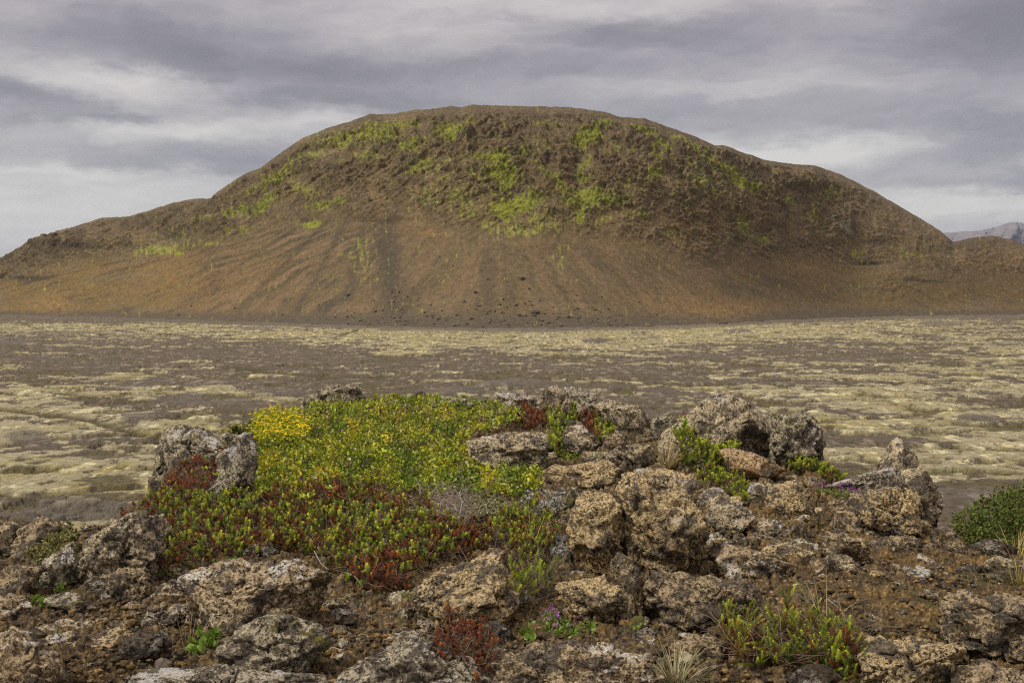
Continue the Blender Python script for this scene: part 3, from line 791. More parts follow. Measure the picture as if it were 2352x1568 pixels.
lump2 = (1 - np.clip(w1b * 1.25, 0, 1)) * (.3 + cidb)
wg1, wg2, gid = worley(p3 * 8.5 + fbm(p3 * 9, 3)[:, None] * .7)
wh1, wh2, hid = worley(p3 * 19 + 7 + fbm(p3 * 20, 3)[:, None] * .7)
inr = sstep(y, 1.4, 1.8) * sstep(5.2 - y, 0, .5)
rockz = sstep(u, 1180, 1260) * sstep(1960 - u, 0, 80) * sstep(y, 2.7, 3.0) + .45
blk = (gid - .45) * .036 * sstep(wg2 - wg1, .0, .30) - .018 * (1 - sstep(wg2 - wg1, 0, .12))
blk2 = (hid - .45) * .020 * sstep(wh2 - wh1, .0, .30) - .009 * (1 - sstep(wh2 - wh1, 0, .14))
z = z + inr * np.clip(rockz, 0, 1.3) * (blk + blk2)
z = z + .022 * g1 + .010 * g2 + .013 * lump + .0065 * lump2 + .012 * fbm(p3 * 34 + 4, 4, .65, True)
z = z + 1.2 * fbm(p3 / 5, 4, .55, True) * sstep(y, 7, 20)
c = np.repeat(C3(.140, .094, .038), len(x), 0)
c = mixc(c, C3(.225, .150, .055), sstep(g2 + (cid - .5), -.1, .5))
c = mixc(c, C3(.065, .048, .028), sstep(g1 - .3 * cid + .3 * g2, -.1, .4) * .85)
c = mixc(c, C3(.07, .052, .032), sstep(-x + .3 * g1, .2, 1.1) * .5)
c = mixc(c, C3(.20, .165, .11), sstep(hid, .62, .66) * sstep(g2, -.1, .2) * inr * .75)
c = mixc(c, C3(.24, .16, .065), sstep(cidb, .78, .84) * .8)
c = mixc(c, C3(.36, .33, .25), sstep(fbm(p3 * 60 + 2, 4, .7) + .35 * g1, .34, .42) * .8 * inr)
c = mixc(c, C3(.045, .034, .024), (1 - sstep(wg2 - wg1, 0, .10)) * .55 * inr)
c = mixc(c, C3(.05, .04, .03), sstep(.22 - cidb, 0, .03) * .7)
c = mixc(c, C3(.27, .165, .045), sstep(g1 + .5 * g2 + .3 * sstep(x, .2, 1.2) - .2, .12, .30) * .55 * inr)
c = mixc(c, C3(.13, .115, .035), sstep(fbm(p3 * 7 + 40, 4, .6), .18, .30) * .6 * inr)
c = mixc(c, C3(.055, .040, .028), sstep(y, 5.0, 6.5) * .8)
c = c * C3(.80, .80, .84)
ground = make_mesh('ground', np.stack([x, y, z], 1), grid_faces(len(dr), len(uu)), M['gravel'], np.clip(c, .01, .9))
tag(ground, 'ochre brown scoria gravel on the outcrop in the foreground', 'ground', kind='structure')

# ------------------------------------------------------------------ rocks
def rock(poly, label, mat, seed, T=0.85, off=0.0, sub=None, rough=1.0, facets=11, d=None, name='rock', group='lava rocks of the outcrop', cut=(.64, .94), box=.5):
    poly = np.array(poly, dtype=float)
    # centroid of the polygon
    a, b = poly, np.roll(poly, -1, 0)
    cr_ = a[:, 0] * b[:, 1] - b[:, 0] * a[:, 1]; A = cr_.sum() / 2
    cen = ((a + b) * cr_[:, None]).sum(0) / (6 * A)
    vb = poly[:, 1].max()
    if d is None: d = float(D_of_v(min(vb, 1640)))
    sc = d / F
    ang = np.radians(np.arange(0, 360, 2)); R = np.zeros(len(ang))
    for k, t in enumerate(ang):
        dx, dy = math.cos(t), -math.sin(t); r = 0
        for i in range(len(a)):
            ex, ey = b[i] - a[i]; det = dx * (-ey) + ex * dy
            if abs(det) < 1e-9: continue
            qx, qy = a[i] - cen
            tt = (qx * (-ey) + ex * qy) / det; s_ = (dx * qy - dy * qx) / det
            if tt > 0 and -1e-6 <= s_ <= 1 + 1e-6: r = max(r, tt)
        R[k] = r
    kern = np.array([.05, .2, .5, .2, .05]); R = sum(kern[j] * np.roll(R, j - 2) for j in range(5))
    mr = R.mean()
    th = T * mr
    sc = (d + th * sc * .6 + off) / F
    Rm = R * sc * 1.02; mrm = mr * sc; thm = th * sc
    if sub is None: sub = 6 if mr > 62 else 5
    n, f = ico(sub)
    rng = np.random.RandomState(seed)
    gr_ = rng.uniform(.35, 1.0)
    theta = np.arctan2(n[:, 2], n[:, 0]) % (2 * np.pi)
    sh = np.sqrt(n[:, 0] ** 2 + n[:, 2] ** 2)
    rad = np.interp(theta, np.append(ang, 2 * np.pi), np.append(Rm, Rm[0]))
    shp = sh ** box
    p = np.stack([np.cos(theta) * rad * shp, np.sign(n[:, 1]) * np.abs(n[:, 1]) ** .72 * thm, np.sin(theta) * rad * shp], 1).astype(np.float32)
    p = facet(p, n, rng, facets, cut[0], cut[1], bias=(0, -1.1, .35))
    so = rng.uniform(0, 90, 3)
    q = p / mrm
    qq = q * np.array([1, 1, 1.25], dtype=np.float32) + so.astype(np.float32)
    wr = np.stack([fbm(qq * 1.3 + 31, 3), fbm(qq * 1.3 + 57, 3), fbm(qq * 1.3 + 83, 3)], 1)
    a1, a2, ai = worley(qq * 1.05 + wr * .55)
    b1, b2, bi = worley(qq * 2.5 + wr * .8 + 11)
    blocky = (ai - .5) * .30 * sstep(a2 - a1, 0, .08) - .14 * (1 - sstep(a2 - a1, 0, .05))
    blocky = blocky + (bi - .5) * .10 * sstep(b2 - b1, 0, .12) - .045 * (1 - sstep(b2 - b1, 0, .07))
    for _h in range(3):
        hd = rng.normal(size=3) + np.array([0, -1.2, .1]); hd /= np.linalg.norm(hd)
        hr = rng.uniform(.12, .30)
        aa = np.arccos(np.clip(n @ hd.astype(np.float32), -1, 1)) + .12 * wr[:, 0]
        blocky = blocky - .55 * hr * np.exp(-(aa / hr) ** 4)
    dsp = rough * blocky + .07 * fbm(q * 1.6 + so, 3, .5) + .06 * fbm(q * 3.0 + so, 4, .55, True) * rough + .06 * np.abs(fbm(q * 8 + so, 3, .6)) * rough
    ab = p + so
    fine = fbm(ab * 42, 4, .66)
    w1_, w2_, id_ = worley(ab * 55)
    pit = np.clip(1 - w1_ * 2.1, 0, 1) * (id_ > .45)
    w1c, w2c, idc = worley(ab * 24 + 3)
    pit2 = np.clip(1 - w1c * 1.9, 0, 1) * (idc > .72)
    m_abs = gr_ * (.0075 * fine * rough - .005 * pit * rough - .013 * pit2 * rough) + (.003 + .009 * gr_) * fbm(ab * 15, 4, .6, True) * rough
    m_abs *= min(1.0, mrm / .07)
    dirn = p / np.maximum(np.linalg.norm(p, axis=1), 1e-6)[:, None]
    # cracks: a couple of dark planes splitting the body
    for _ in range(4):
        dv = rng.normal(size=3); dv /= np.linalg.norm(dv)
        h = (p @ dv.astype(np.float32)) + mrm * (.10 * fbm(q * 3 + so + 5, 3) + rng.uniform(-.35, .35))
        m_abs = m_abs - .075 * mrm * np.exp(-(h / (.026 * mrm + .0015)) ** 2) * sstep(fbm(q * 1.3 + so + 20 * _, 2), -.15, .15)
    p = p + dirn * (dsp * mrm + m_abs)[:, None]
    # bring the body back to the outline's width and height
    for ax, lo, hi in ((0, (poly[:, 0].min() - cen[0]) * sc, (poly[:, 0].max() - cen[0]) * sc), (2, (cen[1] - poly[:, 1].max()) * sc, (cen[1] - poly[:, 1].min()) * sc)):
        a0, a1 = p[:, ax].min(), p[:, ax].max()
        p[:, ax] = lo * 1.05 + (p[:, ax] - a0) * (hi - lo) * 1.06 / (a1 - a0)
    cpt = P(cen[0], cen[1], d + thm * .6 + off)
    o = make_mesh(name, p, f, M[mat])
    o.location = [float(t) for t in cpt]
    tag(o, label, 'rock', group)
    return o


ROCKS = [
 # back row
 ([(349,1027),(362,1014),(397,991),(442,977),(468,981),(494,994),(522,1007),(530,1030),(520,1075),(470,1110),(410,1135),(378,1140),(366,1110),(356,1067)], 'blocky grey rock at the left end of the mound, behind the red crowberry', 'grey', 1, .8, .42),
 ([(587,999),(560,1010),(535,1038),(512,1072),(514,1095),(500,1125),(473,1147),(489,1172),(541,1168),(575,1155),(584,1110),(588,1045)], 'slanting pale grey lichened rock left of the yellow flowers', 'white', 2, .6, .05),
 ([(684,952),(692,936),(712,913),(728,897),(764,886),(788,882),(816,887),(832,903),(838,929),(836,955),(760,975),(690,970)], 'rounded mossy grey rock on the skyline behind the yellow flowers', 'grey', 3, .8, .2),
 ([(700,945),(712,932),(730,930),(740,942),(732,958),(708,960)], 'small whitish rock in front of the mossy skyline rock, left side', 'white', 4, .8, .0),
 ([(796,925),(806,914),(822,915),(832,930),(826,948),(802,948)], 'small whitish rock in front of the mossy skyline rock, right side', 'white', 5, .8, .0),
 ([(942,925),(952,908),(965,899),(978,905),(985,920),(975,932),(950,932)], 'small dark peaked rock behind the middle of the green mound', 'scoria', 6, .9, .1),
 ([(976,932),(990,919),(1015,915),(1040,917),(1065,914),(1082,925),(1088,942),(1050,952),(990,950)], 'low flat grey rock behind the top of the green mound', 'grey', 7, .8, .1),
 ([(1118,940),(1128,912),(1142,902),(1160,904),(1188,908),(1235,912),(1258,940),(1255,968),(1190,965),(1130,960)], 'pale grey skyline rock left of the split pyramid rock', 'white', 8, .8, .2),
 ([(1236,930),(1254,895),(1272,888),(1288,896),(1300,915),(1318,945),(1324,972),(1270,980),(1232,962)], 'pyramid-shaped pale skyline rock with a dark cleft on its right', 'greyb', 9, .8, .1),
 ([(1290,897),(1308,890),(1333,895),(1347,912),(1366,918),(1370,960),(1330,975),(1305,945)], 'jagged lichened skyline rock right of the dark cleft', 'white', 10, .8, .25),
 ([(1362,955),(1364,925),(1380,920),(1401,921),(1432,924),(1469,936),(1487,957),(1508,975),(1515,1005),(1490,1022),(1453,1025),(1416,1012),(1398,975)], 'broad pale grey rock behind the green and red crowberry clump', 'greyb', 11, .8, .15),
 ([(1494,975),(1505,957),(1530,952),(1560,958),(1575,975),(1570,1040),(1520,1042),(1498,1010)], 'dark grey rock wedged left of the tall triangular rock', 'grey', 12, .6, .25),
 ([(1519,1003),(1526,991),(1562,962),(1583,929),(1600,908),(1612,903),(1622,909),(1651,906),(1698,916),(1730,926),(1745,934),(1757,952),(1768,970),(1770,1030),(1765,1070),(1703,1075),(1640,1065),(1573,1050),(1534,1032)], 'tall triangular grey brown rock, largest on the skyline', 'greyb', 13, .75, .1, None, .65),
 ([(1763,975),(1768,955),(1785,960),(1800,962),(1833,957),(1864,949),(1892,960),(1897,1027),(1897,1088),(1850,1095),(1794,1085),(1765,1060)], 'upright block of dark grey rock right of the tall triangular rock', 'grey', 14, .7, .1),
 ([(1660,1035),(1692,1031),(1729,1043),(1771,1061),(1797,1080),(1803,1093),(1768,1106),(1729,1112),(1700,1095),(1677,1060)], 'smooth orange rock leaning against the tall triangular rock', 'orange', 15, .8, -.05, None, .35),
 # middle
 ([(1073,1040),(1085,1022),(1109,1012),(1161,1001),(1187,994),(1218,1004),(1239,1022),(1252,1043),(1254,1072),(1213,1088),(1161,1092),(1122,1086),(1085,1070)], 'hollowed grey rock sunk in the green mound', 'greyb', 16, .8, -.06),
 ([(1229,1014),(1242,999),(1265,996),(1277,1013),(1276,1035),(1254,1052),(1236,1040)], 'small round rock against the right side of the hollowed rock', 'greyb', 17, .8, .05),
 ([(1294,1014),(1302,993),(1320,990),(1343,1001),(1359,1022),(1357,1045),(1335,1050),(1308,1038)], 'oval pale rock between the crowberry clumps, below the skyline rocks', 'greyb', 18, .8, -.02),
 ([(1350,1068),(1365,1041),(1390,1036),(1412,1050),(1424,1075),(1400,1090),(1365,1090)], 'small domed grey rock between the oval pale rock and the rock pile', 'grey', 19, .8, .0),
 ([(1412,1028),(1430,1018),(1455,1020),(1474,1036),(1490,1025),(1512,1030),(1516,1070),(1489,1092),(1442,1084),(1420,1060)], 'grey brown rock below the dark wedged rock', 'greyb', 20, .7, .05),
 ([(1512,1056),(1534,1038),(1555,1027),(1570,1027),(1582,1042),(1568,1078),(1541,1088),(1518,1078)], 'brown rock between the dry grass and the crowberry below the triangular rock', 'brown', 21, .8, .0),
 ([(1240,1110),(1256,1085),(1286,1070),(1320,1068),(1350,1060),(1400,1060),(1432,1076),(1444,1104),(1430,1140),(1370,1140),(1330,1140),(1290,1145),(1258,1135)], 'wide rough rock with orange flecks behind the golden boulder', 'gold', 22, .7, .08),
 ([(1432,1088),(1450,1076),(1475,1074),(1512,1090),(1522,1115),(1500,1135),(1455,1130)], 'flat lichened rock just behind the top of the big cracked rock', 'white', 23, .7, .08),
 ([(1436,1110),(1470,1102),(1510,1100),(1540,1090),(1567,1091),(1593,1095),(1615,1115),(1627,1150),(1631,1200),(1628,1242),(1615,1262),(1596,1275),(1588,1320),(1560,1335),(1500,1325),(1440,1310),(1420,1270),(1425,1200),(1422,1140)], 'big square cracked ochre rock, tallest of the central pile', 'gold', 24, .75, .0),
 ([(1302,1200),(1308,1165),(1328,1142),(1368,1131),(1412,1136),(1438,1155),(1440,1200),(1430,1250),(1412,1280),(1397,1310),(1362,1318),(1338,1302),(1322,1270),(1306,1240)], 'rounded golden boulder against the left side of the big cracked rock', 'gold', 25, .85, -.06),
 ([(1283,1180),(1292,1150),(1312,1128),(1335,1122),(1335,1160),(1310,1200),(1290,1215)], 'narrow dark grey rock left of the rounded golden boulder', 'grey', 26, .7, .15),
 ([(1287,1385),(1278,1355),(1295,1345),(1326,1340),(1358,1336),(1397,1324),(1418,1341),(1432,1372),(1425,1424),(1400,1440),(1363,1440),(1311,1436),(1292,1410)], 'golden lichen-speckled rock at the foot of the central pile', 'gold', 27, .8, -.02),
 ([(1390,1330),(1405,1292),(1420,1277),(1441,1284),(1467,1308),(1490,1346),(1498,1430),(1470,1460),(1430,1450),(1408,1400)], 'brown pyramid-shaped rock at the foot of the central pile', 'brown', 28, .8, .04),
 ([(1478,1330),(1500,1316),(1532,1318),(1597,1328),(1657,1330),(1700,1355),(1735,1385),(1748,1415),(1735,1440),(1649,1458),(1545,1462),(1493,1450),(1478,1398)], 'long brown rock in front of the big cracked rock', 'brown', 29, .6, .0),
 ([(1627,1168),(1640,1155),(1662,1152),(1692,1163),(1731,1182),(1730,1212),(1690,1232),(1651,1230),(1631,1214)], 'grey rock just right of the big cracked rock', 'greyb', 30, .8, .0),
 ([(1680,1252),(1700,1236),(1740,1228),(1770,1232),(1780,1252),(1740,1268),(1695,1268)], 'low grey rock above the long pale slab right of the central pile', 'greyb', 31, .8, .05),
 ([(1711,1122),(1726,1111),(1750,1110),(1772,1121),(1786,1142),(1765,1162),(1729,1164)], 'pale lichened rock under the smooth orange rock', 'white', 32, .8, .0),
 ([(1756,1155),(1768,1118),(1785,1106),(1833,1120),(1860,1143),(1874,1168),(1850,1188),(1800,1194),(1764,1184)], 'ochre stained rock right of the pale lichened rock', 'gold', 33, .8, .05),
 ([(1826,1108),(1842,1096),(1872,1092),(1895,1104),(1896,1128),(1846,1130)], 'small brown rock below the low crowberry behind the right side', 'brown', 34, .7, .0),
 ([(1816,1222),(1822,1206),(1838,1200),(1850,1210),(1848,1228),(1828,1234)], 'small bright orange stone on the gravel right of the pile', 'orange', 35, .8, .0),
 ([(1955,1196),(1966,1190),(1980,1202),(1982,1212),(1966,1210)], 'tiny orange stone beside the purple thyme', 'orange', 36, .8, .0),
 ([(2008,1112),(2026,1070),(2040,1040),(2054,1014),(2062,1008),(2078,1022),(2098,1046),(2118,1080),(2130,1115),(2070,1125)], 'pointed rock spire at the right end of the outcrop', 'greyb', 37, .7, .05, None, .3, 5),
 ([(1894,1124),(1948,1107),(2000,1090),(2039,1076),(2073,1084),(2082,1106),(2040,1130),(2000,1145),(1940,1145),(1900,1136)], 'low dark slab streaked with white lichen left of the spire', 'white', 38, .6, .06),
 ([(2073,1095),(2100,1080),(2120,1082),(2128,1076),(2150,1080),(2160,1095),(2160,1130),(2156,1180),(2153,1225),(2112,1225),(2090,1160)], 'grey upright rock below and right of the spire', 'greyb', 39, .7, .08),
 ([(1977,1200),(1987,1166),(2011,1134),(2045,1118),(2086,1119),(2111,1140),(2121,1176),(2122,1210),(2110,1235),(2052,1240),(2000,1226)], 'tan boulder with an ochre foot below the spire', 'gold', 40, .85, -.05),
 ([(2140,1235),(2150,1215),(2182,1220),(2206,1240),(2218,1258),(2212,1280),(2169,1278),(2145,1262)], 'brown rock at the edge in front of the dark green bush', 'brown', 41, .8, .05),
 ([(1904,1152),(1922,1146),(1945,1158),(1963,1168),(1958,1184),(1922,1177)], 'thin brown slab under the purple thyme', 'brown', 42, .7, .0),
 ([(1739,1200),(1760,1190),(1786,1192),(1812,1216),(1800,1242),(1758,1246),(1742,1228)], 'speckled grey rock above the pair of stacked slabs', 'greyb', 43, .8, .0),
 ([(1753,1262),(1780,1250),(1810,1250),(1835,1262),(1864,1265),(1893,1286),(1896,1312),(1844,1322),(1790,1302)], 'upper of two stacked tan slabs right of the pile', 'gold', 44, .7, .05),
 ([(1631,1272),(1650,1258),(1675,1253),(1715,1257),(1760,1283),(1805,1299),(1836,1311),(1840,1324),(1807,1340),(1755,1337),(1680,1328),(1640,1304)], 'lower of two stacked slabs right of the pile, white along its top', 'pale', 45, .6, .0),
 ([(1886,1238),(1905,1228),(1930,1230),(1969,1244),(1991,1275),(1994,1298),(1969,1312),(1922,1300),(1899,1274)], 'rough pitted rock in the gravel below the purple thyme', 'brown', 46, .8, .0),
 ([(1993,1258),(2015,1244),(2045,1234),(2086,1229),(2114,1247),(2158,1254),(2153,1280),(2078,1280),(2013,1286)], 'low wide brown rock below the tan boulder', 'brown', 47, .7, .03),
 ([(2230,1274),(2255,1252),(2286,1239),(2307,1243),(2333,1259),(2328,1284),(2260,1287)], 'dark rock at the right edge of the outcrop under the bush', 'scoria', 48, .8, .0),
 ([(2260,1306),(2284,1287),(2325,1281),(2352,1304),(2345,1333),(2286,1340)], 'pale topped rock near the right edge of the picture', 'pale', 49, .8, .0),
 ([(2190,1274),(2196,1262),(2208,1259),(2220,1266),(2222,1282),(2208,1291),(2194,1286)], 'small black scoria lump below the dark green bush', 'scoria', 50, .9, .0),
 ([(2225,1280),(2232,1268),(2244,1270),(2248,1284),(2236,1292)], 'small brown stone beside the black scoria lump', 'brown', 51, .9, .0),
 # front right
 ([(2170,1428),(2190,1393),(2215,1372),(2250,1360),(2300,1362),(2360,1374),(2420,1400),(2430,1500),(2400,1535),(2340,1532),(2290,1508),(2247,1484),(2190,1465)], 'large brown boulder at the right edge of the foreground', 'brown', 52, .8, .0),
 ([(1973,1482),(1982,1468),(2020,1474),(2052,1479),(2104,1470),(2143,1474),(2190,1482),(2209,1495),(2218,1520),(2200,1560),(2175,1610),(1992,1610),(1979,1525)], 'pitted tan rock at the bottom right, right of the sprawling crowberry', 'gold', 53, .7, .0),
 ([(2190,1562),(2220,1535),(2286,1524),(2352,1541),(2410,1580),(2410,1640),(2180,1640)], 'brown rock in the bottom right corner', 'brown', 54, .7, .0),
 ([(1800,1560),(1815,1540),(1845,1531),(1885,1535),(1920,1549),(1930,1600),(1800,1610)], 'dark brown rock at the bottom edge under the sprawling crowberry', 'scoria', 55, .7, .0),
 ([(1816,1346),(1835,1337),(1870,1335),(1898,1341),(1890,1360),(1831,1366)], 'flat reddish tan stone below the stacked slabs', 'brown', 56, .7, .0),
 ([(1540,1492),(1556,1474),(1585,1463),(1625,1462),(1662,1474),(1678,1502),(1640,1534),(1566,1532)], 'orange brown rock in front of the long brown rock', 'brown', 57, .8, .0),
 # front centre and left
 ([(1240,1515),(1262,1497),(1311,1484),(1376,1487),(1441,1495),(1498,1502),(1525,1530),(1530,1640),(1290,1640),(1245,1570)], 'white crusted rock at the bottom edge right of the middle', 'pale', 58, .7, .0),
 ([(1120,1540),(1145,1518),(1180,1503),(1232,1492),(1275,1505),(1300,1540),(1310,1640),(1130,1640)], 'lumpy brown rock at the bottom edge under the purple thyme', 'brown', 59, .7, .02),
 ([(1098,1465),(1104,1442),(1125,1426),(1155,1430),(1176,1452),(1178,1480),(1160,1500),(1125,1502),(1104,1488)], 'round dark scoria boulder under the big speckled boulder', 'scoria', 60, .9, .0),
 ([(950,1350),(960,1332),(978,1316),(1010,1310),(1033,1309),(1062,1291),(1101,1281),(1129,1275),(1156,1277),(1178,1310),(1188,1338),(1182,1368),(1162,1395),(1115,1430),(1080,1447),(1036,1462),(995,1444),(957,1418),(948,1388)], 'big rounded tan speckled boulder in the middle of the foreground', 'gold', 61, .85, .0),
 ([(766,1575),(780,1555),(812,1533),(850,1515),(871,1500),(886,1474),(915,1464),(950,1462),(981,1467),(1038,1481),(1066,1500),(1100,1530),(1125,1570),(1120,1640),(780,1640)], 'wide grey rock with pale crusts at the bottom edge, left of the red crowberry', 'white', 62, .6, .0),
 ([(403,1404),(419,1377),(432,1340),(452,1322),(478,1313),(519,1304),(563,1308),(600,1303),(630,1290),(676,1288),(707,1303),(735,1320),(754,1341),(746,1364),(732,1378),(726,1408),(700,1424),(655,1424),(616,1424),(580,1446),(547,1470),(506,1482),(462,1476),(427,1450),(408,1425)], 'large tan boulder with a white cap at the left of the foreground', 'pale', 63, .65, .02),
 ([(495,1500),(520,1478),(551,1453),(585,1430),(616,1416),(668,1421),(707,1436),(735,1463),(761,1497),(752,1525),(733,1545),(690,1572),(600,1580),(530,1570),(500,1535)], 'grey rock with greenish lichen in front of the white-capped boulder', 'grey', 64, .75, -.03),
 ([(280,1575),(300,1552),(330,1540),(370,1534),(410,1548),(465,1533),(547,1535),(620,1545),(700,1555),(745,1575),(750,1650),(280,1650)], 'white lichen-crusted rock along the bottom edge on the left', 'white', 65, .6, .0),
 ([(740,1452),(752,1440),(773,1434),(799,1437),(806,1455),(795,1468),(760,1468)], 'small dark stone between the white-capped and the big speckled boulder', 'greyb', 66, .9, .0),
 ([(764,1478),(780,1466),(800,1470),(812,1482),(800,1496),(772,1494)], 'small tan stone below the small dark stone in the middle gravel', 'brown', 67, .9, .0),
 ([(33,1260),(34,1222),(48,1204),(75,1194),(109,1190),(142,1198),(166,1218),(171,1243),(140,1272),(112,1294),(85,1305),(49,1298)], 'rounded brown rock with a pale top near the left edge', 'brown', 68, .85, .05),
 ([(-30,1235),(0,1212),(20,1200),(36,1216),(36,1260),(32,1300),(-10,1310),(-40,1290)], 'grey rock cut by the left edge beside the rounded brown rock', 'greyb', 69, .8, .1),
 ([(174,1290),(181,1245),(206,1224),(241,1209),(258,1190),(290,1176),(328,1173),(362,1186),(370,1215),(350,1255),(338,1300),(345,1341),(335,1375),(273,1372),(232,1362),(191,1345),(177,1318)], 'tall grey slab with white and orange marks on its crest, left of the crowberry', 'greyb', 70, .75, .05),
 ([(36,1354),(60,1328),(105,1294),(142,1270),(172,1252),(184,1292),(180,1335),(125,1358),(82,1370),(49,1370)], 'rock covered in olive green lichen left of the tall grey slab', 'grey', 71, .8, .02),
 ([(-20,1328),(14,1302),(55,1298),(90,1306),(86,1338),(56,1364),(50,1390),(-20,1380)], 'brown rock at the left edge below the rounded brown rock', 'brown', 72, .8, .0),
 ([(-20,1368),(10,1366),(33,1378),(63,1397),(69,1424),(45,1438),(-20,1442)], 'pinkish tan rock at the left edge above the gravel', 'pale', 73, .8, .0),
 ([(-60,1450),(-10,1446),(27,1463),(68,1490),(115,1514),(130,1538),(146,1580),(150,1650),(-60,1650)], 'large brown rock with a white patch in the bottom left corner', 'pale', 74, .7, .0),
 ([(274,1508),(282,1470),(300,1452),(328,1447),(355,1449),(382,1466),(386,1486),(352,1505),(330,1534),(295,1536)], 'dark grey scoria rock in the gravel on the left', 'scoria', 75, .8, .0),
 ([(186,1456),(205,1444),(232,1436),(259,1443),(245,1464),(210,1468)], 'flat grey stone in the gravel left of the scoria rock', 'greyb', 76, .7, .0),
 ([(124,1366),(150,1358),(178,1356),(193,1370),(165,1384),(130,1380)], 'flat brown stone in the gravel below the olive lichened rock', 'brown', 77, .7, .0),
 ([(148,1396),(158,1383),(175,1376),(193,1384),(186,1400),(158,1404)], 'small ochre stone below the flat brown stone', 'gold', 78, .8, .0),
 ([(244,1340),(258,1318),(280,1309),(323,1318),(344,1341),(336,1378),(273,1386),(250,1366)], 'brown rock leaning on the foot of the tall grey slab', 'brown', 79, .8, -.03),
 ([(340,1366),(356,1350),(385,1342),(412,1352),(418,1374),(380,1394),(345,1390)], 'grey brown rock between the slab and the white-capped boulder', 'greyb', 80, .8, .0),
 ([(282,1404),(290,1388),(305,1380),(317,1388),(318,1405),(300,1414)], 'small orange brown stone below the tall grey slab', 'orange', 81, .8, .0),
 ([(330,1430),(345,1412),(375,1405),(398,1418),(396,1440),(360,1450)], 'dark brown stone left of the white-capped boulder', 'scoria', 82, .8, .0),
 ([(470,1260),(0,0),(0,0)], None, None, 0),
]
for r in ROCKS:
    if r[1] is None: continue
    rock(*r)

# gravel: thousands of loose bits nobody could count, one object
def scatter_bits(n, useq, vseq, smin, smax, seed, protos):
    rng = np.random.RandomState(seed)
    u = rng.uniform(*useq, n); v = vseq[0] + (vseq[1] - vseq[0]) * rng.uniform(0, 1, n) ** 0.8
    p = ground_at(u, v)
    return p


rng = np.random.RandomState(77)
n0, f0 = ico(2)
VS, FS, CS = [], [], []
nb_ = 9000
bu = rng.uniform(-60, 2420, nb_); bv = rng.uniform(1110, 1600, nb_)
bp = ground_at(bu, bv)
sz = .0021 * np.exp(rng.normal(size=nb_) * .55) + .0010
okk = (D_of_v(bv) < d_edge(bu))
protos = []
for k in range(6):
    q = n0 * np.array([1, rng.uniform(.7, 1), rng.uniform(.5, .8)])
    q = facet(q.astype(np.float32), n0, rng, 6, .55, .9)
    protos.append(q * (1 + .22 * fbm(n0 * 2.5 + k * 7, 2))[:, None])
gcols = np.array([.68, .70, .76]) * np.array([[.22, .142, .050], [.29, .19, .070], [.13, .088, .042], [.10, .072, .042], [.19, .15, .10], [.34, .20, .06], [.065, .05, .034]])
base_i = 0
for k in range(nb_):
    if not okk[k]: continue
    q = protos[k % 6]; a = rng.uniform(0, 6.28); ca, sa = math.cos(a), math.sin(a)
    R_ = np.array([[ca, -sa, 0], [sa, ca, 0], [0, 0, 1]])
    VS.append((q @ R_.T) * sz[k] * 1.6 + bp[k] + np.array([0, 0, .012 + sz[k] * .5]))
    FS.append(f0 + base_i); base_i += len(q)
    CS.append(np.repeat(gcols[rng.randint(7)][None] * rng.uniform(.7, 1.25), len(q), 0))
o = make_mesh('gravel', np.concatenate(VS), np.concatenate(FS), M['gravel'], np.concatenate(CS), smooth=False)
tag(o, 'loose ochre and brown scoria gravel between the rocks', 'gravel', kind='stuff')

# single stones big enough to count
stone_spots = [(1700, 1300, 16), (1900, 1330, 20), (1950, 1345, 16), (2010, 1330, 24), (2060, 1350, 18), (2110, 1320, 20), (2140, 1380, 16), (1990, 1400, 20), (2060, 1420, 24), (2120, 1440, 18), (1930, 1395, 14), (1860, 1400, 16),
               (2230, 1330, 22), (2200, 1345, 14), (1840, 1420, 12), (1780, 1385, 14), (130, 1420, 18), (170, 1440, 14), (100, 1450, 14), (200, 1410, 12), (240, 1490, 20), (180, 1510, 16), (220, 1540, 22), (400, 1500, 16), (270, 1430, 15), (360, 1475, 14),
               (830, 1420, 16), (870, 1440, 14), (910, 1425, 12), (850, 1470, 14), (930, 1450, 12), (820, 1500, 18), (790, 1530, 18), (1240, 1400, 14), (1200, 1440, 12), (1230, 1480, 14), (1390, 1470, 20), (1440, 1480, 14), (1520, 1480, 14), (1690, 1480, 14),
               (1720, 1230, 14), (1860, 1230, 12), (1930, 1215, 12), (2070, 1300, 14), (2290, 1350, 14), (480, 1505, 14), (1150, 1420, 12), (1000, 1470, 14), (300, 1395, 12), (1700, 1520, 18), (1610, 1545, 22), (1760, 1550, 20)]
_r = np.random.RandomState(123)
fills = []
for (ua, ub, va, vb_, nn, ra, rb) in [(1240, 1520, 960, 1110, 44, 12, 30), (1500, 1900, 1040, 1180, 24, 10, 24), (1270, 1500, 1090, 1350, 18, 12, 26), (1620, 2000, 1140, 1340, 52, 10, 28), (1900, 2330, 1150, 1330, 40, 9, 22), (1000, 1250, 930, 975, 12, 9, 16),
                                     (0, 400, 1290, 1540, 44, 9, 26), (560, 1000, 1380, 1560, 40, 9, 26), (1180, 1560, 1400, 1540, 34, 9, 24), (1560, 2200, 1330, 1560, 40, 8, 20)]:
    for _ in range(nn): fills.append((_r.uniform(ua, ub), _r.uniform(va, vb_), _r.uniform(ra, rb)))
stone_spots = stone_spots + [f for f in fills if f[1] > np.interp(f[0], [-99, 340, 520, 1250, 1550, 1900, 2352, 2500], [1240, 1230, 1050, 975, 1030, 1110, 1300, 1310])]
smesh = []
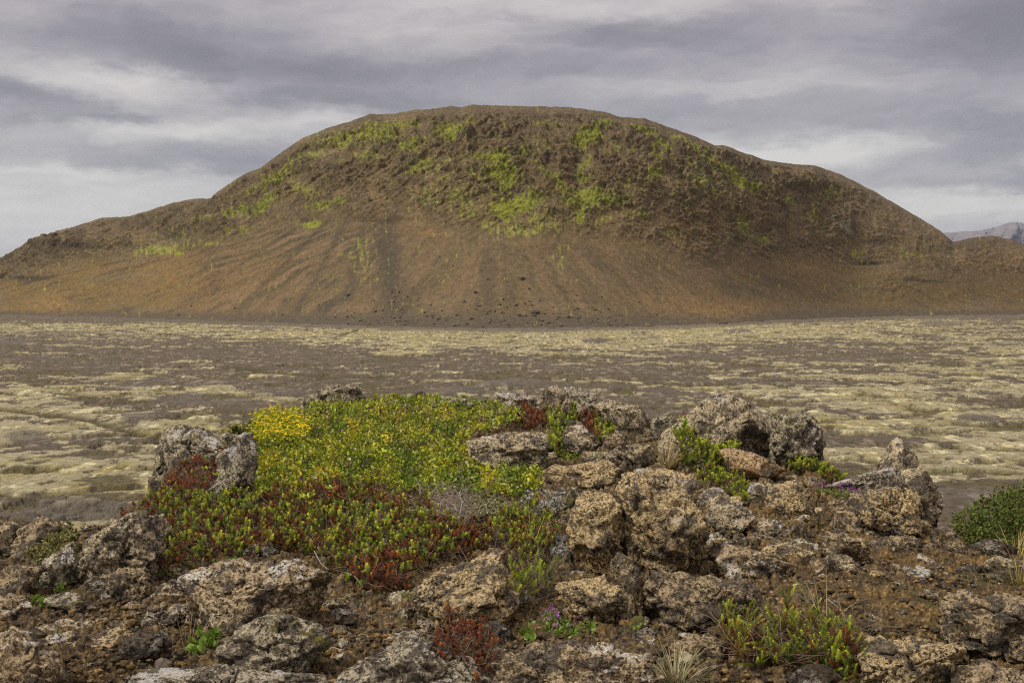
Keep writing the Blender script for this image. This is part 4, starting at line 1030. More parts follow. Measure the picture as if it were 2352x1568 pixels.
for k in range(6):
    n, f = ico(4)
    q = (n * np.array([1, .8, .62])).astype(np.float32)
    q = facet(q, n, rng, 8, .55, .92)
    _a, _b, _i = worley(n * 1.6 + k * 9 + fbm(n * 2, 2)[:, None] * .5)
    q = q * (1 + .14 * fbm(n * 2 + k * 5, 3) + .09 * fbm(n * 7 + k, 4, .6, True) + (_i - .5) * .2 * sstep(_b - _a, 0, .1))[:, None]
    o = make_mesh('stone', q, f, M[['brown', 'scoria', 'greyb', 'gold', 'brown', 'white'][k]]); smesh.append(o)
sp = ground_at([s[0] for s in stone_spots], [s[1] for s in stone_spots])
for k, (su, sv, sr) in enumerate(stone_spots):
    o = smesh[k] if k < 6 else smesh[k % 6].copy()
    if k >= 6: COL.objects.link(o)
    r_ = sr * sp[k][1] / F * .95
    o.location = (float(sp[k][0]), float(sp[k][1]), float(sp[k][2] + r_ * .12)); o.scale = (r_, r_, r_)
    o.rotation_euler = (rng.uniform(-.3, .3), rng.uniform(-.3, .3), rng.uniform(0, 6.28))
    tag(o, 'small rough stone lying in the ochre gravel', 'stone', 'small stones in the gravel')

# half-buried rocks packed between the large ones
_r = np.random.RandomState(321)
bmesh_protos = []
for k in range(8):
    n, f = ico(5)
    q = (n * np.array([1.15, .9, .62])).astype(np.float32)
    q = facet(q, n, _r, 12, .55, .92)
    wr = np.stack([fbm(n * 1.4 + 31 + k, 3), fbm(n * 1.4 + 57 + k, 3), fbm(n * 1.4 + 83 + k, 3)], 1)
    _a, _b, _i = worley(n * 1.4 + k * 9 + wr * .6); _a2, _b2, _i2 = worley(n * 3.2 + k * 5 + wr * .8)
    q = q * (1 + .12 * fbm(n * 2 + k * 5, 3) + .08 * fbm(n * 6 + k, 5, .62, True) + (_i - .5) * .28 * sstep(_b - _a, 0, .08) - .10 * (1 - sstep(_b - _a, 0, .05)) + (_i2 - .5) * .10 * sstep(_b2 - _a2, 0, .1) + .03 * fbm(n * 22 + k, 3, .7))[:, None]
    bmesh_protos.append(q)
spots = []
for (ua, ub, va, vb_, nn, ra, rb) in [(1235, 1530, 965, 1110, 26, 24, 46), (1500, 1780, 1050, 1170, 12, 22, 38), (1640, 2020, 1150, 1340, 28, 24, 50), (1960, 2330, 1240, 1330, 12, 18, 38), (0, 430, 1320, 1560, 24, 22, 48), (560, 1010, 1390, 1568, 20, 22, 46), (1180, 1640, 1420, 1568, 20, 20, 44), (200, 420, 1200, 1330, 5, 20, 36), (1700, 2180, 1340, 1430, 5, 16, 28), (1270, 1420, 1250, 1420, 6, 16, 30), (1000, 1260, 935, 975, 6, 14, 26)]:
    for _ in range(nn): spots.append((_r.uniform(ua, ub), _r.uniform(va, vb_), _r.uniform(ra, rb)))
sp = ground_at([a[0] for a in spots], [a[1] for a in spots])
made = {}
mats_ = ['greyb', 'brown', 'gold', 'white', 'grey', 'brown', 'pale', 'scoria']
for k, (su, sv, sr) in enumerate(spots):
    j = k % 8
    if j not in made: made[j] = o = make_mesh('half_buried_rock', bmesh_protos[j], ico(5)[1], M[mats_[j]])
    else: o = made[j].copy(); COL.objects.link(o)
    r_ = sr * sp[k][1] / F
    o.location = (float(sp[k][0]), float(sp[k][1]), float(sp[k][2] + r_ * .24)); o.scale = (r_, r_, r_)
    o.rotation_euler = (_r.uniform(-.35, .35), _r.uniform(-.35, .35), _r.uniform(0, 6.28))
    tag(o, 'rough rock half buried in the gravel between the larger rocks', 'rock', 'half-buried rocks between the larger ones')

# ------------------------------------------------------------------ plants
def in_poly(poly, u, v):
    poly = np.array(poly, dtype=float); inside = np.zeros(len(u), dtype=bool); j = len(poly) - 1
    for i in range(len(poly)):
        xi, yi = poly[i]; xj, yj = poly[j]
        cond = ((yi > v) != (yj > v)) & (u < (xj - xi) * (v - yi) / (yj - yi + 1e-12) + xi)
        inside ^= cond; j = i
    return inside


def sample_poly(poly, n, rng):
    poly = np.array(poly, dtype=float); lo, hi = poly.min(0), poly.max(0)
    U_, V_ = [], []; tot = 0
    while tot < n:
        u = rng.uniform(lo[0], hi[0], n * 2); v = rng.uniform(lo[1], hi[1], n * 2)
        m = in_poly(poly, u, v); U_.append(u[m]); V_.append(v[m]); tot += m.sum()
    return np.concatenate(U_)[:n], np.concatenate(V_)[:n]


def frames(dirs, rng):
    d = dirs / np.linalg.norm(dirs, axis=1)[:, None]
    r = rng.normal(size=d.shape); a = np.cross(d, r); a /= np.linalg.norm(a, axis=1)[:, None]
    return np.stack([a, np.cross(d, a), d], axis=2)        # columns: x, y, z axes


def instance(proto_v, proto_f, pos, fr, scale, col_p, col_i):
    """many copies of a small shape in one mesh; col_p is the shape's own tone, col_i each copy's colour"""
    n, m = len(pos), len(proto_v)
    V = np.einsum('nij,mj->nmi', fr, proto_v) * scale[:, None, None] + pos[:, None, :]
    Fc = proto_f[None] + (np.arange(n) * m)[:, None, None]
    Cc = col_i[:, None, :] * col_p[None, :, None] if col_p.ndim == 1 else col_i[:, None, :] * col_p[None]
    return V.reshape(-1, 3), Fc.reshape(-1, proto_f.shape[1]), Cc.reshape(-1, 3)


def sprig(rng, rows=11, per=8, L=.95, leaf=.36, w=.042, spread=.85):
    """a crowberry shoot: a stem set round with short needles, closed at the tip"""
    V_, F_, C_ = [], [], []
    for r in range(rows):
        t = r / (rows - 1)
        for k in range(per):
            a = (k + .5 * (r % 2)) / per * 6.283 + rng.uniform(-.2, .2)
            up = .25 + .75 * t ** 2 + rng.uniform(-.1, .1)
            d = np.array([math.cos(a) * spread, math.sin(a) * spread, up]); d /= np.linalg.norm(d)
            s_ = np.array([-math.sin(a), math.cos(a), 0])
            b = np.array([math.cos(a) * .03, math.sin(a) * .03, L * t])
            ll = leaf * (1 - .35 * t) * rng.uniform(.85, 1.1)
            i = len(V_)
            V_ += [b, b + d * ll * .5 + s_ * w, b + d * ll, b + d * ll * .5 - s_ * w]
            F_.append([i, i + 1, i + 2, i + 3])
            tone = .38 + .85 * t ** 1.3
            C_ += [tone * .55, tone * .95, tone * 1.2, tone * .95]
    return np.array(V_), np.array(F_), np.array(C_)


rp = np.random.RandomState(3)
SPR = [sprig(rp), sprig(rp, rows=9, L=.75), sprig(rp, rows=12, L=1.15)]
LONG = [sprig(rp, rows=22, per=8, L=2.7, leaf=.34), sprig(rp, rows=18, per=8, L=2.0, leaf=.34)]
GREENS = .92 * np.array([1.12, 1.0, .8]) * np.array([[.250, .350, .028], [.180, .280, .024], [.330, .400, .036], [.110, .185, .022], [.30, .34, .04]])
REDS = .80 * np.array([[.260, .065, .016], [.180, .042, .014], [.34, .11, .022], [.11, .034, .014], [.22, .085, .018]])


def tube_path(pts, r0, r1, k=4):
    pts = np.array(pts, dtype=float); n = len(pts); V_ = []; F_ = []
    for i in range(n):
        t = pts[min(i + 1, n - 1)] - pts[max(i - 1, 0)]; t /= np.linalg.norm(t) + 1e-9
        a = np.cross(t, [.3, .5, .81]); a /= np.linalg.norm(a) + 1e-9; b = np.cross(t, a)
        r = r0 + (r1 - r0) * i / (n - 1)
        for j in range(k):
            w = j / k * 6.283
            V_.append(pts[i] + r * (math.cos(w) * a + math.sin(w) * b))
    for i in range(n - 1):
        for j in range(k):
            F_.append([i * k + j, i * k + (j + 1) % k, (i + 1) * k + (j + 1) % k, (i + 1) * k + j])
    return np.array(V_), np.array(F_)


class Bag:
    def __init__(s): s.v, s.f, s.c, s.n = [], [], [], 0
    def add(s, V_, F_, C_):
        V_ = np.asarray(V_); s.v.append(V_); s.f.append(np.asarray(F_) + s.n); s.n += len(V_)
        C_ = np.asarray(C_, dtype=float)
        s.c.append(np.repeat(C_[None], len(V_), 0) if C_.ndim == 1 else C_)
    def build(s, name, mat, parent=None, smooth=True):
        return make_mesh(name, np.concatenate(s.v), np.concatenate(s.f), mat, np.concatenate(s.c), smooth=smooth, parent=parent)


def twigs(bag, poly, n, rng, L=.05, r=.0009, col=(.20, .165, .13), lift=.01, dark=.5):
    u, v = sample_poly(poly, n, rng); p = ground_at(u, v)
    for k in range(n):
        a = rng.uniform(0, 6.283); q = p[k] + [0, 0, lift + rng.uniform(0, .01)]
        pts = [q]; dr_ = np.array([math.cos(a), math.sin(a) * .8, rng.uniform(.1, .7)])
        for s_ in range(4):
            dr_ = dr_ + rng.normal(size=3) * .28; pts.append(pts[-1] + dr_ / np.linalg.norm(dr_) * L / 4 * rng.uniform(.7, 1.5))
        V_, F_ = tube_path(pts, r, r * .4, 3)
        bag.add(V_, F_, np.array(col) * rng.uniform(dark, 1.25))


def crowberry(poly, n, red, seed, label, size=.0092, lift=.012, hump=.03, group='crowberry shrubs', long=False, redfn=None, ntw=None, stuff=False, tw=1.0, name='crowberry_shrub'):
    rng = np.random.RandomState(seed)
    u, v = sample_poly(poly, n, rng); p = ground_at(u, v)
    poly_a = np.array(poly, dtype=float); cen = poly_a.mean(0)
    root = empty(name, ground_at(cen[0], cen[1])[0])
    q = stack(u / 26, v / 22, seed * 1.0)
    clump = fbm(q, 3)
    depth = rng.uniform(0, 1, n)
    gap = fbm(stack(u / 12, v / 9, seed + 9.0), 2) > -.30
    p[:, 2] += lift - .02 * (~gap) + hump * (.45 + 2.2 * clump) * .8 + .014 * depth
    dirs = rng.normal(size=(n, 3)) * np.array([.42, .42, .2]) * (1.5 if long else 1.15) + np.array([0, -.30, 1.0])
    fr = frames(dirs, rng)
    rf = fbm(stack(u / 34, v / 26, seed + 50.0), 3, .6)
    pr = np.full(n, red) if redfn is None else redfn(u, v)
    isred = (rng.uniform(0, 1, n) * .55 + .45 * (.5 + rf * 1.1)) < pr
    cols = np.where(isred[:, None], REDS[rng.randint(0, 5, n)], GREENS[rng.randint(0, 5, n)]) * (rng.uniform(.65, 1.3, n) * (1 + .7 * np.clip(clump, -.6, .6)))[:, None]
    sc = size * rng.uniform(.55, 1.4, n) * np.where(isred, .85, 1.0) * 1.75
    fol = Bag()
    pr_set = LONG if long else SPR
    which = rng.randint(0, len(pr_set), n)
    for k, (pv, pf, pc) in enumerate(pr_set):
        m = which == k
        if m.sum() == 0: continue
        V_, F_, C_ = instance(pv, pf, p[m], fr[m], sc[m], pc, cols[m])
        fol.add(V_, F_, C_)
    fol.build('foliage', M['needle'], root)
    tb = Bag()
    twigs(tb, poly, ntw if ntw is not None else max(90, n // 5), rng, L=.05 * tw, lift=lift + hump * .4, col=(.15, .115, .085))
    tb.build('twigs', M['twig'], root)
    if stuff: tag(root, label, 'shrub', None, 'stuff')
    else: tag(root, label, 'shrub', group)
    return root


MAIN = [(262, 1262), (285, 1215), (345, 1165), (390, 1150), (480, 1172), (600, 1165), (700, 1140), (830, 1150), (900, 1172), (1000, 1200), (1080, 1232), (1150, 1262), (1110, 1285), (1040, 1308), (985, 1318), (955, 1345), (940, 1378),
        (880, 1392), (820, 1372), (765, 1335), (725, 1300), (650, 1288), (560, 1302), (480, 1310), (400, 1340), (345, 1325), (300, 1285)]
def main_red(u, v):
    r = np.full(len(u), .54)
    r += .30 * np.exp(-((u - 320) / 60) ** 2 - ((v - 1240) / 50) ** 2) + .30 * np.exp(-((u - 900) / 90) ** 2 - ((v - 1370) / 25) ** 2) + .2 * np.exp(-((u - 1060) / 70) ** 2 - ((v - 1270) / 30) ** 2)
    r -= .22 * np.exp(-((u - 480) / 120) ** 2 - ((v - 1200) / 40) ** 2) + .22 * np.exp(-((u - 850) / 130) ** 2 - ((v - 1260) / 45) ** 2)
    r += .18 * np.exp(-((u - 780) / 150) ** 2 - ((v - 1170) / 14) ** 2)
    return r
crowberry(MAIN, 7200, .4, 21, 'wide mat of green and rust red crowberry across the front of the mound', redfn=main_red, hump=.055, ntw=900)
crowberry([(370, 1150), (395, 1112), (430, 1080), (470, 1045), (520, 1040), (535, 1062), (515, 1100), (500, 1128), (460, 1150), (410, 1165)], 620, .80, 22, 'dark red crowberry beside the blocky grey rock', hump=.05)
crowberry([(1140, 1212), (1175, 1192), (1232, 1182), (1270, 1220), (1284, 1262), (1262, 1300), (1205, 1325), (1175, 1290), (1150, 1262)], 620, .42, 23, 'crowberry bush with rusty lower shoots left of the rounded golden boulder', hump=.045)
crowberry([(1172, 968), (1195, 955), (1230, 952), (1255, 962), (1262, 992), (1240, 1003), (1190, 1000)], 420, .96, 24, 'rust red crowberry clump in front of the skyline rocks', hump=.05, size=.011)
crowberry([(1252, 966), (1300, 950), (1330, 962), (1365, 962), (1402, 960), (1424, 1000), (1418, 1032), (1390, 1040), (1362, 1036), (1345, 1005), (1312, 985), (1295, 1018), (1290, 1060), (1262, 1060), (1262, 1010)], 820, .22, 25, 'bright green crowberry with a red streak around the oval pale rock', hump=.06, size=.012,
          redfn=lambda u, v: .06 + .85 * np.exp(-((u - 1348) / 24) ** 2))
crowberry([(1548, 1068), (1562, 1035), (1600, 1018), (1640, 1012), (1672, 1045), (1694, 1078), (1690, 1098), (1640, 1106), (1580, 1096), (1552, 1088)], 760, .08, 26, 'domed green crowberry bush below the tall triangular rock', hump=.085, size=.0125, lift=.03)
crowberry([(1562, 1010), (1575, 985), (1610, 978), (1640, 1000), (1645, 1022), (1600, 1030), (1565, 1035)], 320, .66, 27, 'sparse reddish crowberry against the face of the tall triangular rock', hump=.06, lift=.05)
crowberry([(1590, 1108), (1640, 1100), (1690, 1104), (1712, 1130), (1724, 1165), (1712, 1185), (1672, 1160), (1625, 1135)], 480, .38, 28, 'low crowberry trailing between the big cracked rock and the pale lichened rock', hump=.04)
crowberry([(1808, 1092), (1840, 1078), (1890, 1082), (1928, 1092), (1935, 1112), (1900, 1118), (1860, 1100), (1825, 1102)], 240, .3, 29, 'low crowberry strip behind the small brown rock', hump=.03, size=.012)
crowberry([(1640, 1445), (1670, 1430), (1740, 1470), (1800, 1460), (1880, 1475), (1930, 1500), (1972, 1520), (1976, 1570), (1960, 1610), (1880, 1570), (1780, 1560), (1690, 1560), (1665, 1520)], 950, .45, 30, 'sprawling crowberry with long upright shoots at the bottom right', long=True, size=.0064, hump=.05, tw=2.0)
crowberry([(1085, 1400), (1120, 1345), (1180, 1350), (1230, 1338), (1268, 1345), (1272, 1380), (1240, 1410), (1200, 1425), (1190, 1445), (1150, 1420), (1100, 1430)], 150, .15, 31, 'loose crowberry with upright green shoots right of the big speckled boulder', long=True, size=.0088, hump=.05, tw=2.0, lift=.02)
crowberry([(1000, 1560), (1020, 1520), (1060, 1500), (1085, 1505), (1120, 1530), (1135, 1580), (1130, 1620), (1000, 1620)], 260, .99, 32, 'rust red crowberry at the bottom edge in the middle', size=.008, hump=.06, lift=.04)
crowberry([(508, 992), (520, 975), (560, 975), (600, 985), (605, 1005), (570, 1015), (520, 1010)], 200, .05, 33, 'dark green crowberry on the skyline right of the blocky grey rock', hump=.04)
crowberry([(1188, 1092), (1205, 1066), (1245, 1062), (1262, 1085), (1240, 1115), (1205, 1112)], 120, .1, 34, 'small green crowberry below the hollowed grey rock', hump=.03)

# broad-leaved cover of the mound
def leaf_proto(fold=.18, ar=.62):
    V_ = np.array([[0, 0, 0], [.35, ar * .45, fold], [.8, ar * .40, fold * .9], [1, 0, 0.02], [.8, -ar * .40, fold * .9], [.35, -ar * .45, fold]])
    F_ = np.array([[0, 1, 2, 3], [0, 3, 4, 5]])
    return V_, F_, np.array([.75, 1, 1.08, .95, 1.08, 1])


LP = leaf_proto()
COVER = [(560, 1130), (566, 1060), (572, 1015), (600, 985), (680, 962), (760, 945), (850, 926), (935, 916), (1000, 930), (1100, 940), (1170, 946), (1200, 975), (1215, 998), (1150, 1002), (1085, 1018), (1068, 1045), (1085, 1080), (1180, 1092), (1245, 1115),
         (1240, 1155), (1160, 1165), (1050, 1158), (950, 1158), (850, 1130), (760, 1140), (700, 1150), (600, 1165)]
rng = np.random.RandomState(8)
nl = 21000
u, v = sample_poly(COVER, nl, rng); p = ground_at(u, v)
cl1 = fbm(stack(u / 30, v / 22, 1.0), 4, .6); cl2 = fbm(stack(u / 60, v / 40, 9.0), 3, .6)
p[:, 2] += .012 + .012 * sstep(v, 950, 1030) * sstep(1150 - v, 0, 60) + .060 * (cl1 + .35) + rng.uniform(0, .016, nl)
fr = frames(rng.normal(size=(nl, 3)) * .8 + np.array([0, -.35, .6]), rng)
fr = fr[:, :, [2, 0, 1]]
pal = 1.62 * np.array([1.08, 1.0, .8]) * np.array([[.060, .095, .016], [.085, .130, .018], [.115, .165, .018], [.15, .195, .020], [.19, .22, .022], [.22, .24, .024], [.25, .23, .022]])
val = .44 + .95 * cl2 + .55 * cl1 + .17 * rng.normal(size=nl)
ci = np.clip((val * 7).astype(int), 0, 6)
odd = rng.uniform(0, 1, nl)
cols = np.where((odd < .035)[:, None], np.array([[.40, .36, .22]]), np.where((odd > .988)[:, None], np.array([[.33, .15, .03]]), pal[ci])) * (rng.uniform(.72, 1.22, nl) * (1 + .5 * np.clip(fbm(stack(u / 14, v / 10, 66.0), 2), -.6, .8)))[:, None]
b = Bag(); V_, F_, C_ = instance(*LP[:2], p, fr, .0128 * rng.uniform(.6, 1.35, nl), LP[2], cols); b.add(V_, F_, C_)
o = b.build('leafy_ground_cover', M['leaf'])
tag(o, 'dense low green and yellow leaves covering the top of the mound', 'ground cover', kind='stuff')
# small pale seed heads dotted over the cover
b = Bag(); n = 110
u, v = sample_poly(COVER, n, rng); p = ground_at(u, v); p[:, 2] += .05
sv, sf_ = ico(2)
cc = np.array([[.42, .30, .24], [.50, .44, .34], [.40, .26, .20]])[rng.randint(0, 3, n)]
sq = np.concatenate([sf_, sf_[:, 2:3]], 1)
V_ = (sv[None] * (1 + .25 * rng.normal(size=(n, len(sv), 1)) * .5) * (.0042 * rng.uniform(.6, 1.2, n))[:, None, None] + p[:, None, :]).reshape(-1, 3)
F_ = (sf_[None] + (np.arange(n) * len(sv))[:, None, None]).reshape(-1, 3)
o = make_mesh('seed_heads', V_, F_, M['petal'], np.repeat(cc, len(sv), 0))
tag(o, 'tiny pale pinkish seed heads dotted over the green mound', 'seed heads', kind='stuff')

# dead twigs, fine dry stems
def blade_strip(p0, d0, L, w, bend, seg=5, rng=None):
    pts = [np.array(p0, dtype=float)]; d = np.array(d0, dtype=float); d /= np.linalg.norm(d)
    side = np.cross(d, [0, 0, 1]); side = side / (np.linalg.norm(side) + 1e-6)
    V_, F_ = [], []
    for i in range(seg + 1):
        t = i / seg; ww = w * (1 - t) ** .7 + w * .06
        V_ += [pts[-1] - side * ww, pts[-1] + side * ww]
        d = d + np.array([0, 0, -bend / seg]); d /= np.linalg.norm(d)
        pts.append(pts[-1] + d * L / seg)
        if i < seg: F_.append([2 * i, 2 * i + 1, 2 * i + 3, 2 * i + 2])
    return np.array(V_), np.array(F_)


def tuft(u, v, n, L, w, cols, seed, label, spread=.9, lift=.0, bend=.9, rad=.012, group='grass tufts among the rocks', d=None, name='grass_tuft'):
    rng = np.random.RandomState(seed); c0 = ground_at(u, v)[0]
    if d is not None: c0 = P(u, v, d)
    c0[2] += lift; b = Bag()
    for k in range(n):
        a = rng.uniform(0, 6.283); s_ = spread * rng.uniform(.15, 1)
        q = c0 + np.array([math.cos(a) * rad * rng.uniform(0, 1), math.sin(a) * rad * rng.uniform(0, 1), 0])
        V_, F_ = blade_strip(q, (math.cos(a) * s_, math.sin(a) * s_, 1), L * rng.uniform(.5, 1.15), w, bend * rng.uniform(.5, 1.4))
        b.add(V_, F_, np.array(cols[rng.randint(len(cols))]) * rng.uniform(.75, 1.25))
    return tag(b.build(name, M['leaf']), label, 'grass', group)


straw = [(.40, .31, .13), (.33, .26, .12), (.28, .24, .06)]
paleg = [(.36, .32, .19), (.27, .25, .14), (.18, .18, .08)]
grn = [(.20, .25, .035), (.28, .30, .05), (.15, .20, .03)]
tuft(1528, 1092, 95, .13, .0011, straw, 1, 'dry straw-yellow grass tuft left of the domed green crowberry', lift=.02, rad=.02)
tuft(1552, 1585, 150, .10, .0011, paleg, 2, 'pale grey-green grass tuft at the bottom edge', spread=1.1, rad=.03)
tuft(1222, 1285, 14, .13, .0010, grn, 3, 'few long green grass blades left of the golden boulder', lift=.03)
tuft(800, 985, 60, .12, .0012, grn, 4, 'fine green grass tuft just below the mossy skyline rock', lift=.02, rad=.03)
tuft(645, 1108, 24, .13, .0012, grn, 5, 'thin spreading grass blades below the yellow flowers', lift=.03, spread=1.4)
tuft(830, 1085, 20, .11, .0011, grn, 6, 'upright grass blades in the middle of the green mound', lift=.03, spread=.5)
tuft(1895, 1475, 26, .11, .0009, paleg, 7, 'dry stalks rising from the sprawling crowberry', lift=.03, spread=1.2, rad=.05)
tuft(2345, 1345, 70, .10, .0010, straw + grn, 8, 'yellow-green grass tuft at the right edge of the picture', lift=.0, rad=.03)
tuft(2335, 1262, 40, .10, .0012, straw, 9, 'dry grass tuft beside the dark rock under the bush', lift=.0, rad=.03)
tuft(1820, 1262, 30, .06, .0010, [(.22, .16, .05), (.16, .13, .04)], 10, 'brownish grass tuft above the stacked slabs', rad=.03)
tuft(430, 1506, 8, .12, .0008, straw, 11, 'few dry stalks in front of the white-capped boulder', spread=.4)
tuft(930, 1120, 26, .09, .0010, straw + grn, 12, 'short mixed grass low on the green mound', lift=.03, rad=.05)

# rosettes with narrow bright leaves
def rosette(u, v, n, L, seed, label, col=(.42, .46, .03), lift=.06, name='leafy_rosette', wr=.16, parent=None, spread=1.0):
    rng = np.random.RandomState(seed); c0 = ground_at(u, v)[0]; c0[2] += lift
    b = Bag(); lv = leaf_proto(.06, wr * 2.2)
    dirs = []
    for k in range(n):
        a = k / n * 6.283 * 1.0 + rng.uniform(-.25, .25); dirs.append([math.cos(a) * spread, math.sin(a) * spread, rng.uniform(.2, .9)])
    dirs = np.array(dirs)
    d = dirs / np.linalg.norm(dirs, axis=1)[:, None]
    s_ = np.cross(d, [0, 0, 1]); s_ /= np.linalg.norm(s_, axis=1)[:, None]
    fr = np.stack([d, s_, np.cross(d, s_)], axis=2)
    V_, F_, C_ = instance(lv[0], lv[1], np.repeat(c0[None], n, 0), fr, L * rng.uniform(.7, 1.15, n), lv[2], np.array(col)[None] * rng.uniform(.8, 1.15, n)[:, None])
    b.add(V_, F_, C_)
    V2, F2 = tube_path([c0 - [0, 0, lift], c0 - [0, 0, lift * .5], c0], .0012, .001, 4)
    if name == 'leafy_rosette':
        root = empty('leafy_plant', c0 - [0, 0, lift])
        b.build('leaves', M['leaf'], root)
        s2 = Bag(); s2.add(V2, F2, np.array([.16, .18, .03])); s2.build('stem', M['twig'], root)
        return tag(root, label, 'plant', 'bright leafy rosettes')
    return b


rosette(475, 1112, 9, .022, 1, 'lime green rosette in the dark red crowberry, upper of two', lift=.05)
rosette(500, 1126, 9, .026, 2, 'lime green rosette in the dark red crowberry, lower of two', lift=.05)
rosette(706, 1192, 10, .030, 3, 'yellow-green star-shaped rosette in the crowberry below the mound', lift=.06)
rosette(762, 1168, 12, .027, 4, 'yellow-green leafy shoot right of the star-shaped rosette', lift=.06)
rosette(884, 1098, 14, .032, 5, 'bright green rosette below a small yellow flower in the mound', lift=.085, col=(.36, .46, .03))
rosette(722, 1048, 10, .030, 6, 'lime green rosette at the right edge of the yellow flowers', lift=.05, col=(.38, .42, .03))


# yellow flowering plants
def flowers(poly, n_l, n_f, seed, label, lift=.03, colf=(.80, .60, .02), fl=.006, group='yellow flowering plants', coll=(.27, .33, .025), leafL=.017):
    rng = np.random.RandomState(seed); poly_a = np.array(poly, dtype=float)
    root = empty('flowering_plant', ground_at(*poly_a.mean(0))[0])
    u, v = sample_poly(poly, n_l, rng); p = ground_at(u, v); p[:, 2] += lift + rng.uniform(0, .02, n_l)
    fr = frames(rng.normal(size=(n_l, 3)) * .6 + np.array([0, -.3, .8]), rng)[:, :, [2, 0, 1]]
    lv = leaf_proto(.1, .38); b = Bag()
    b.add(*instance(lv[0], lv[1], p, fr, leafL * rng.uniform(.6, 1.2, n_l), lv[2], np.array(coll)[None] * rng.uniform(.7, 1.4, n_l)[:, None]))
    b.build('leaves', M['leaf'], root)
    u, v = sample_poly(poly, n_f, rng)
    if n_f > 100: u = u + rng.normal(size=n_f) * 13; v = v + rng.normal(size=n_f) * 9
    p = ground_at(u, v); p[:, 2] += lift + .012 + rng.uniform(0, .018, n_f)
    fb = Bag(); pet = leaf_proto(.08, .8)
    P5 = np.repeat(p, 5, 0); a = np.tile(np.arange(5) / 5 * 6.283, n_f) + np.repeat(rng.uniform(0, 6, n_f), 5)
    d = np.stack([np.cos(a), np.sin(a) * .9 - .1, np.full(len(a), .45)], 1); d /= np.linalg.norm(d, axis=1)[:, None]
    s_ = np.cross(d, [0, 0, 1]); s_ /= np.linalg.norm(s_, axis=1)[:, None]
    fr = np.stack([d, s_, np.cross(d, s_)], axis=2)
    fb.add(*instance(pet[0], pet[1], P5, fr, np.repeat(fl * rng.uniform(.7, 1.3, n_f), 5), pet[2], np.array(colf)[None] * np.repeat(rng.uniform(.75, 1.25, n_f), 5)[:, None]))
    fb.build('flowers', M['petal'], root)
    return tag(root, label, 'plant', group)


flowers([(582, 1012), (600, 988), (640, 982), (668, 992), (700, 1015), (718, 1035), (690, 1060), (650, 1056), (600, 1062), (580, 1045)], 900, 420, 1, 'large patch of yellow flowers at the left of the green mound', lift=.075, coll=(.34, .38, .025))
flowers([(872, 1062), (885, 1052), (902, 1058), (900, 1070), (880, 1072)], 30, 30, 2, 'small yellow flower cluster in the middle of the green mound', lift=.07)
flowers([(752, 955), (800, 938), (840, 950), (820, 972), (770, 972)], 220, 40, 3, 'yellowing leafy plant in front of the mossy skyline rock', lift=.04, colf=(.45, .32, .02))
flowers([(570, 1090), (600, 1080), (640, 1082), (650, 1100), (600, 1120), (575, 1115)], 260, 30, 4, 'yellow-orange leaves beside the slanting lichened rock', lift=.03, coll=(.30, .22, .02), colf=(.4, .22, .02))


def thyme(poly, n_l, n_f, seed, label, lift=.015, size=.007):
    rng = np.random.RandomState(seed); poly_a = np.array(poly, dtype=float)
    root = empty('thyme_plant', ground_at(*poly_a.mean(0))[0])
    u, v = sample_poly(poly, n_l, rng); p = ground_at(u, v); p[:, 2] += lift + rng.uniform(0, .01, n_l)
    fr = frames(rng.normal(size=(n_l, 3)) * .6 + np.array([0, -.3, .8]), rng)[:, :, [2, 0, 1]]
    b = Bag(); b.add(*instance(*LP[:2], p, fr, size * rng.uniform(.8, 1.5, n_l), LP[2], np.array([.17, .26, .05])[None] * rng.uniform(.6, 1.4, n_l)[:, None]))
    b.build('leaves', M['leaf'], root)
    u, v = sample_poly(poly, n_f, rng); v = v - (poly_a[:, 1].max() - poly_a[:, 1].min()) * .25
    p = ground_at(u, v); p[:, 2] += lift + .018
    P8 = np.repeat(p, 7, 0) + rng.normal(size=(n_f * 7, 3)) * .0028
    fr = frames(rng.normal(size=(n_f * 7, 3)) + np.array([0, -.3, .8]), rng)[:, :, [2, 0, 1]]
    pc = np.array([[.36, .13, .42], [.20, .05, .14], [.45, .20, .55]])[np.repeat(rng.randint(0, 3, n_f), 7)]
    fs_ = .0052 * rng.uniform(.7, 1.2, n_f * 7)
    if n_f <= 12:
        for k in range(n_f):
            w = slice(k * 7, k * 7 + 7); fb = Bag(); fb.add(*instance(*LP[:2], P8[w], fr[w], fs_[w], LP[2], pc[w])); fb.build('flower', M['petal'], root)
    else:
        fb = Bag(); fb.add(*instance(*LP[:2], P8, fr, fs_, LP[2], pc)); fb.build('flowers', M['petal'], root)
    return tag(root, label, 'plant', 'purple flowering thyme')


thyme([(1245, 1452), (1258, 1435), (1290, 1445), (1320, 1462), (1340, 1478), (1300, 1490), (1255, 1485)], 170, 9, 1, 'thyme with a few purple flowers below the golden rock', size=.008)
thyme([(1862, 1148), (1885, 1138), (1930, 1142), (1985, 1158), (1990, 1172), (1960, 1168), (1900, 1158)], 260, 30, 2, 'strip of purple thyme left of the tan boulder', lift=.02)


def herb(poly, n, seed, label, col=(.15, .24, .035), L=.014, lift=.012):
    rng = np.random.RandomState(seed); u, v = sample_poly(poly, n, rng); p = ground_at(u, v); p[:, 2] += lift + rng.uniform(0, .015, n)
    fr = frames(rng.normal(size=(n, 3)) * .6 + np.array([0, -.4, .8]), rng)[:, :, [2, 0, 1]]
    lv = leaf_proto(.12, .9); b = Bag()
    b.add(*instance(lv[0], lv[1], p, fr, L * rng.uniform(.6, 1.25, n), lv[2], np.array(col)[None] * rng.uniform(.7, 1.35, n)[:, None]))
    return tag(b.build('herb', M['leaf']), label, 'plant', 'small green herbs in the gravel')


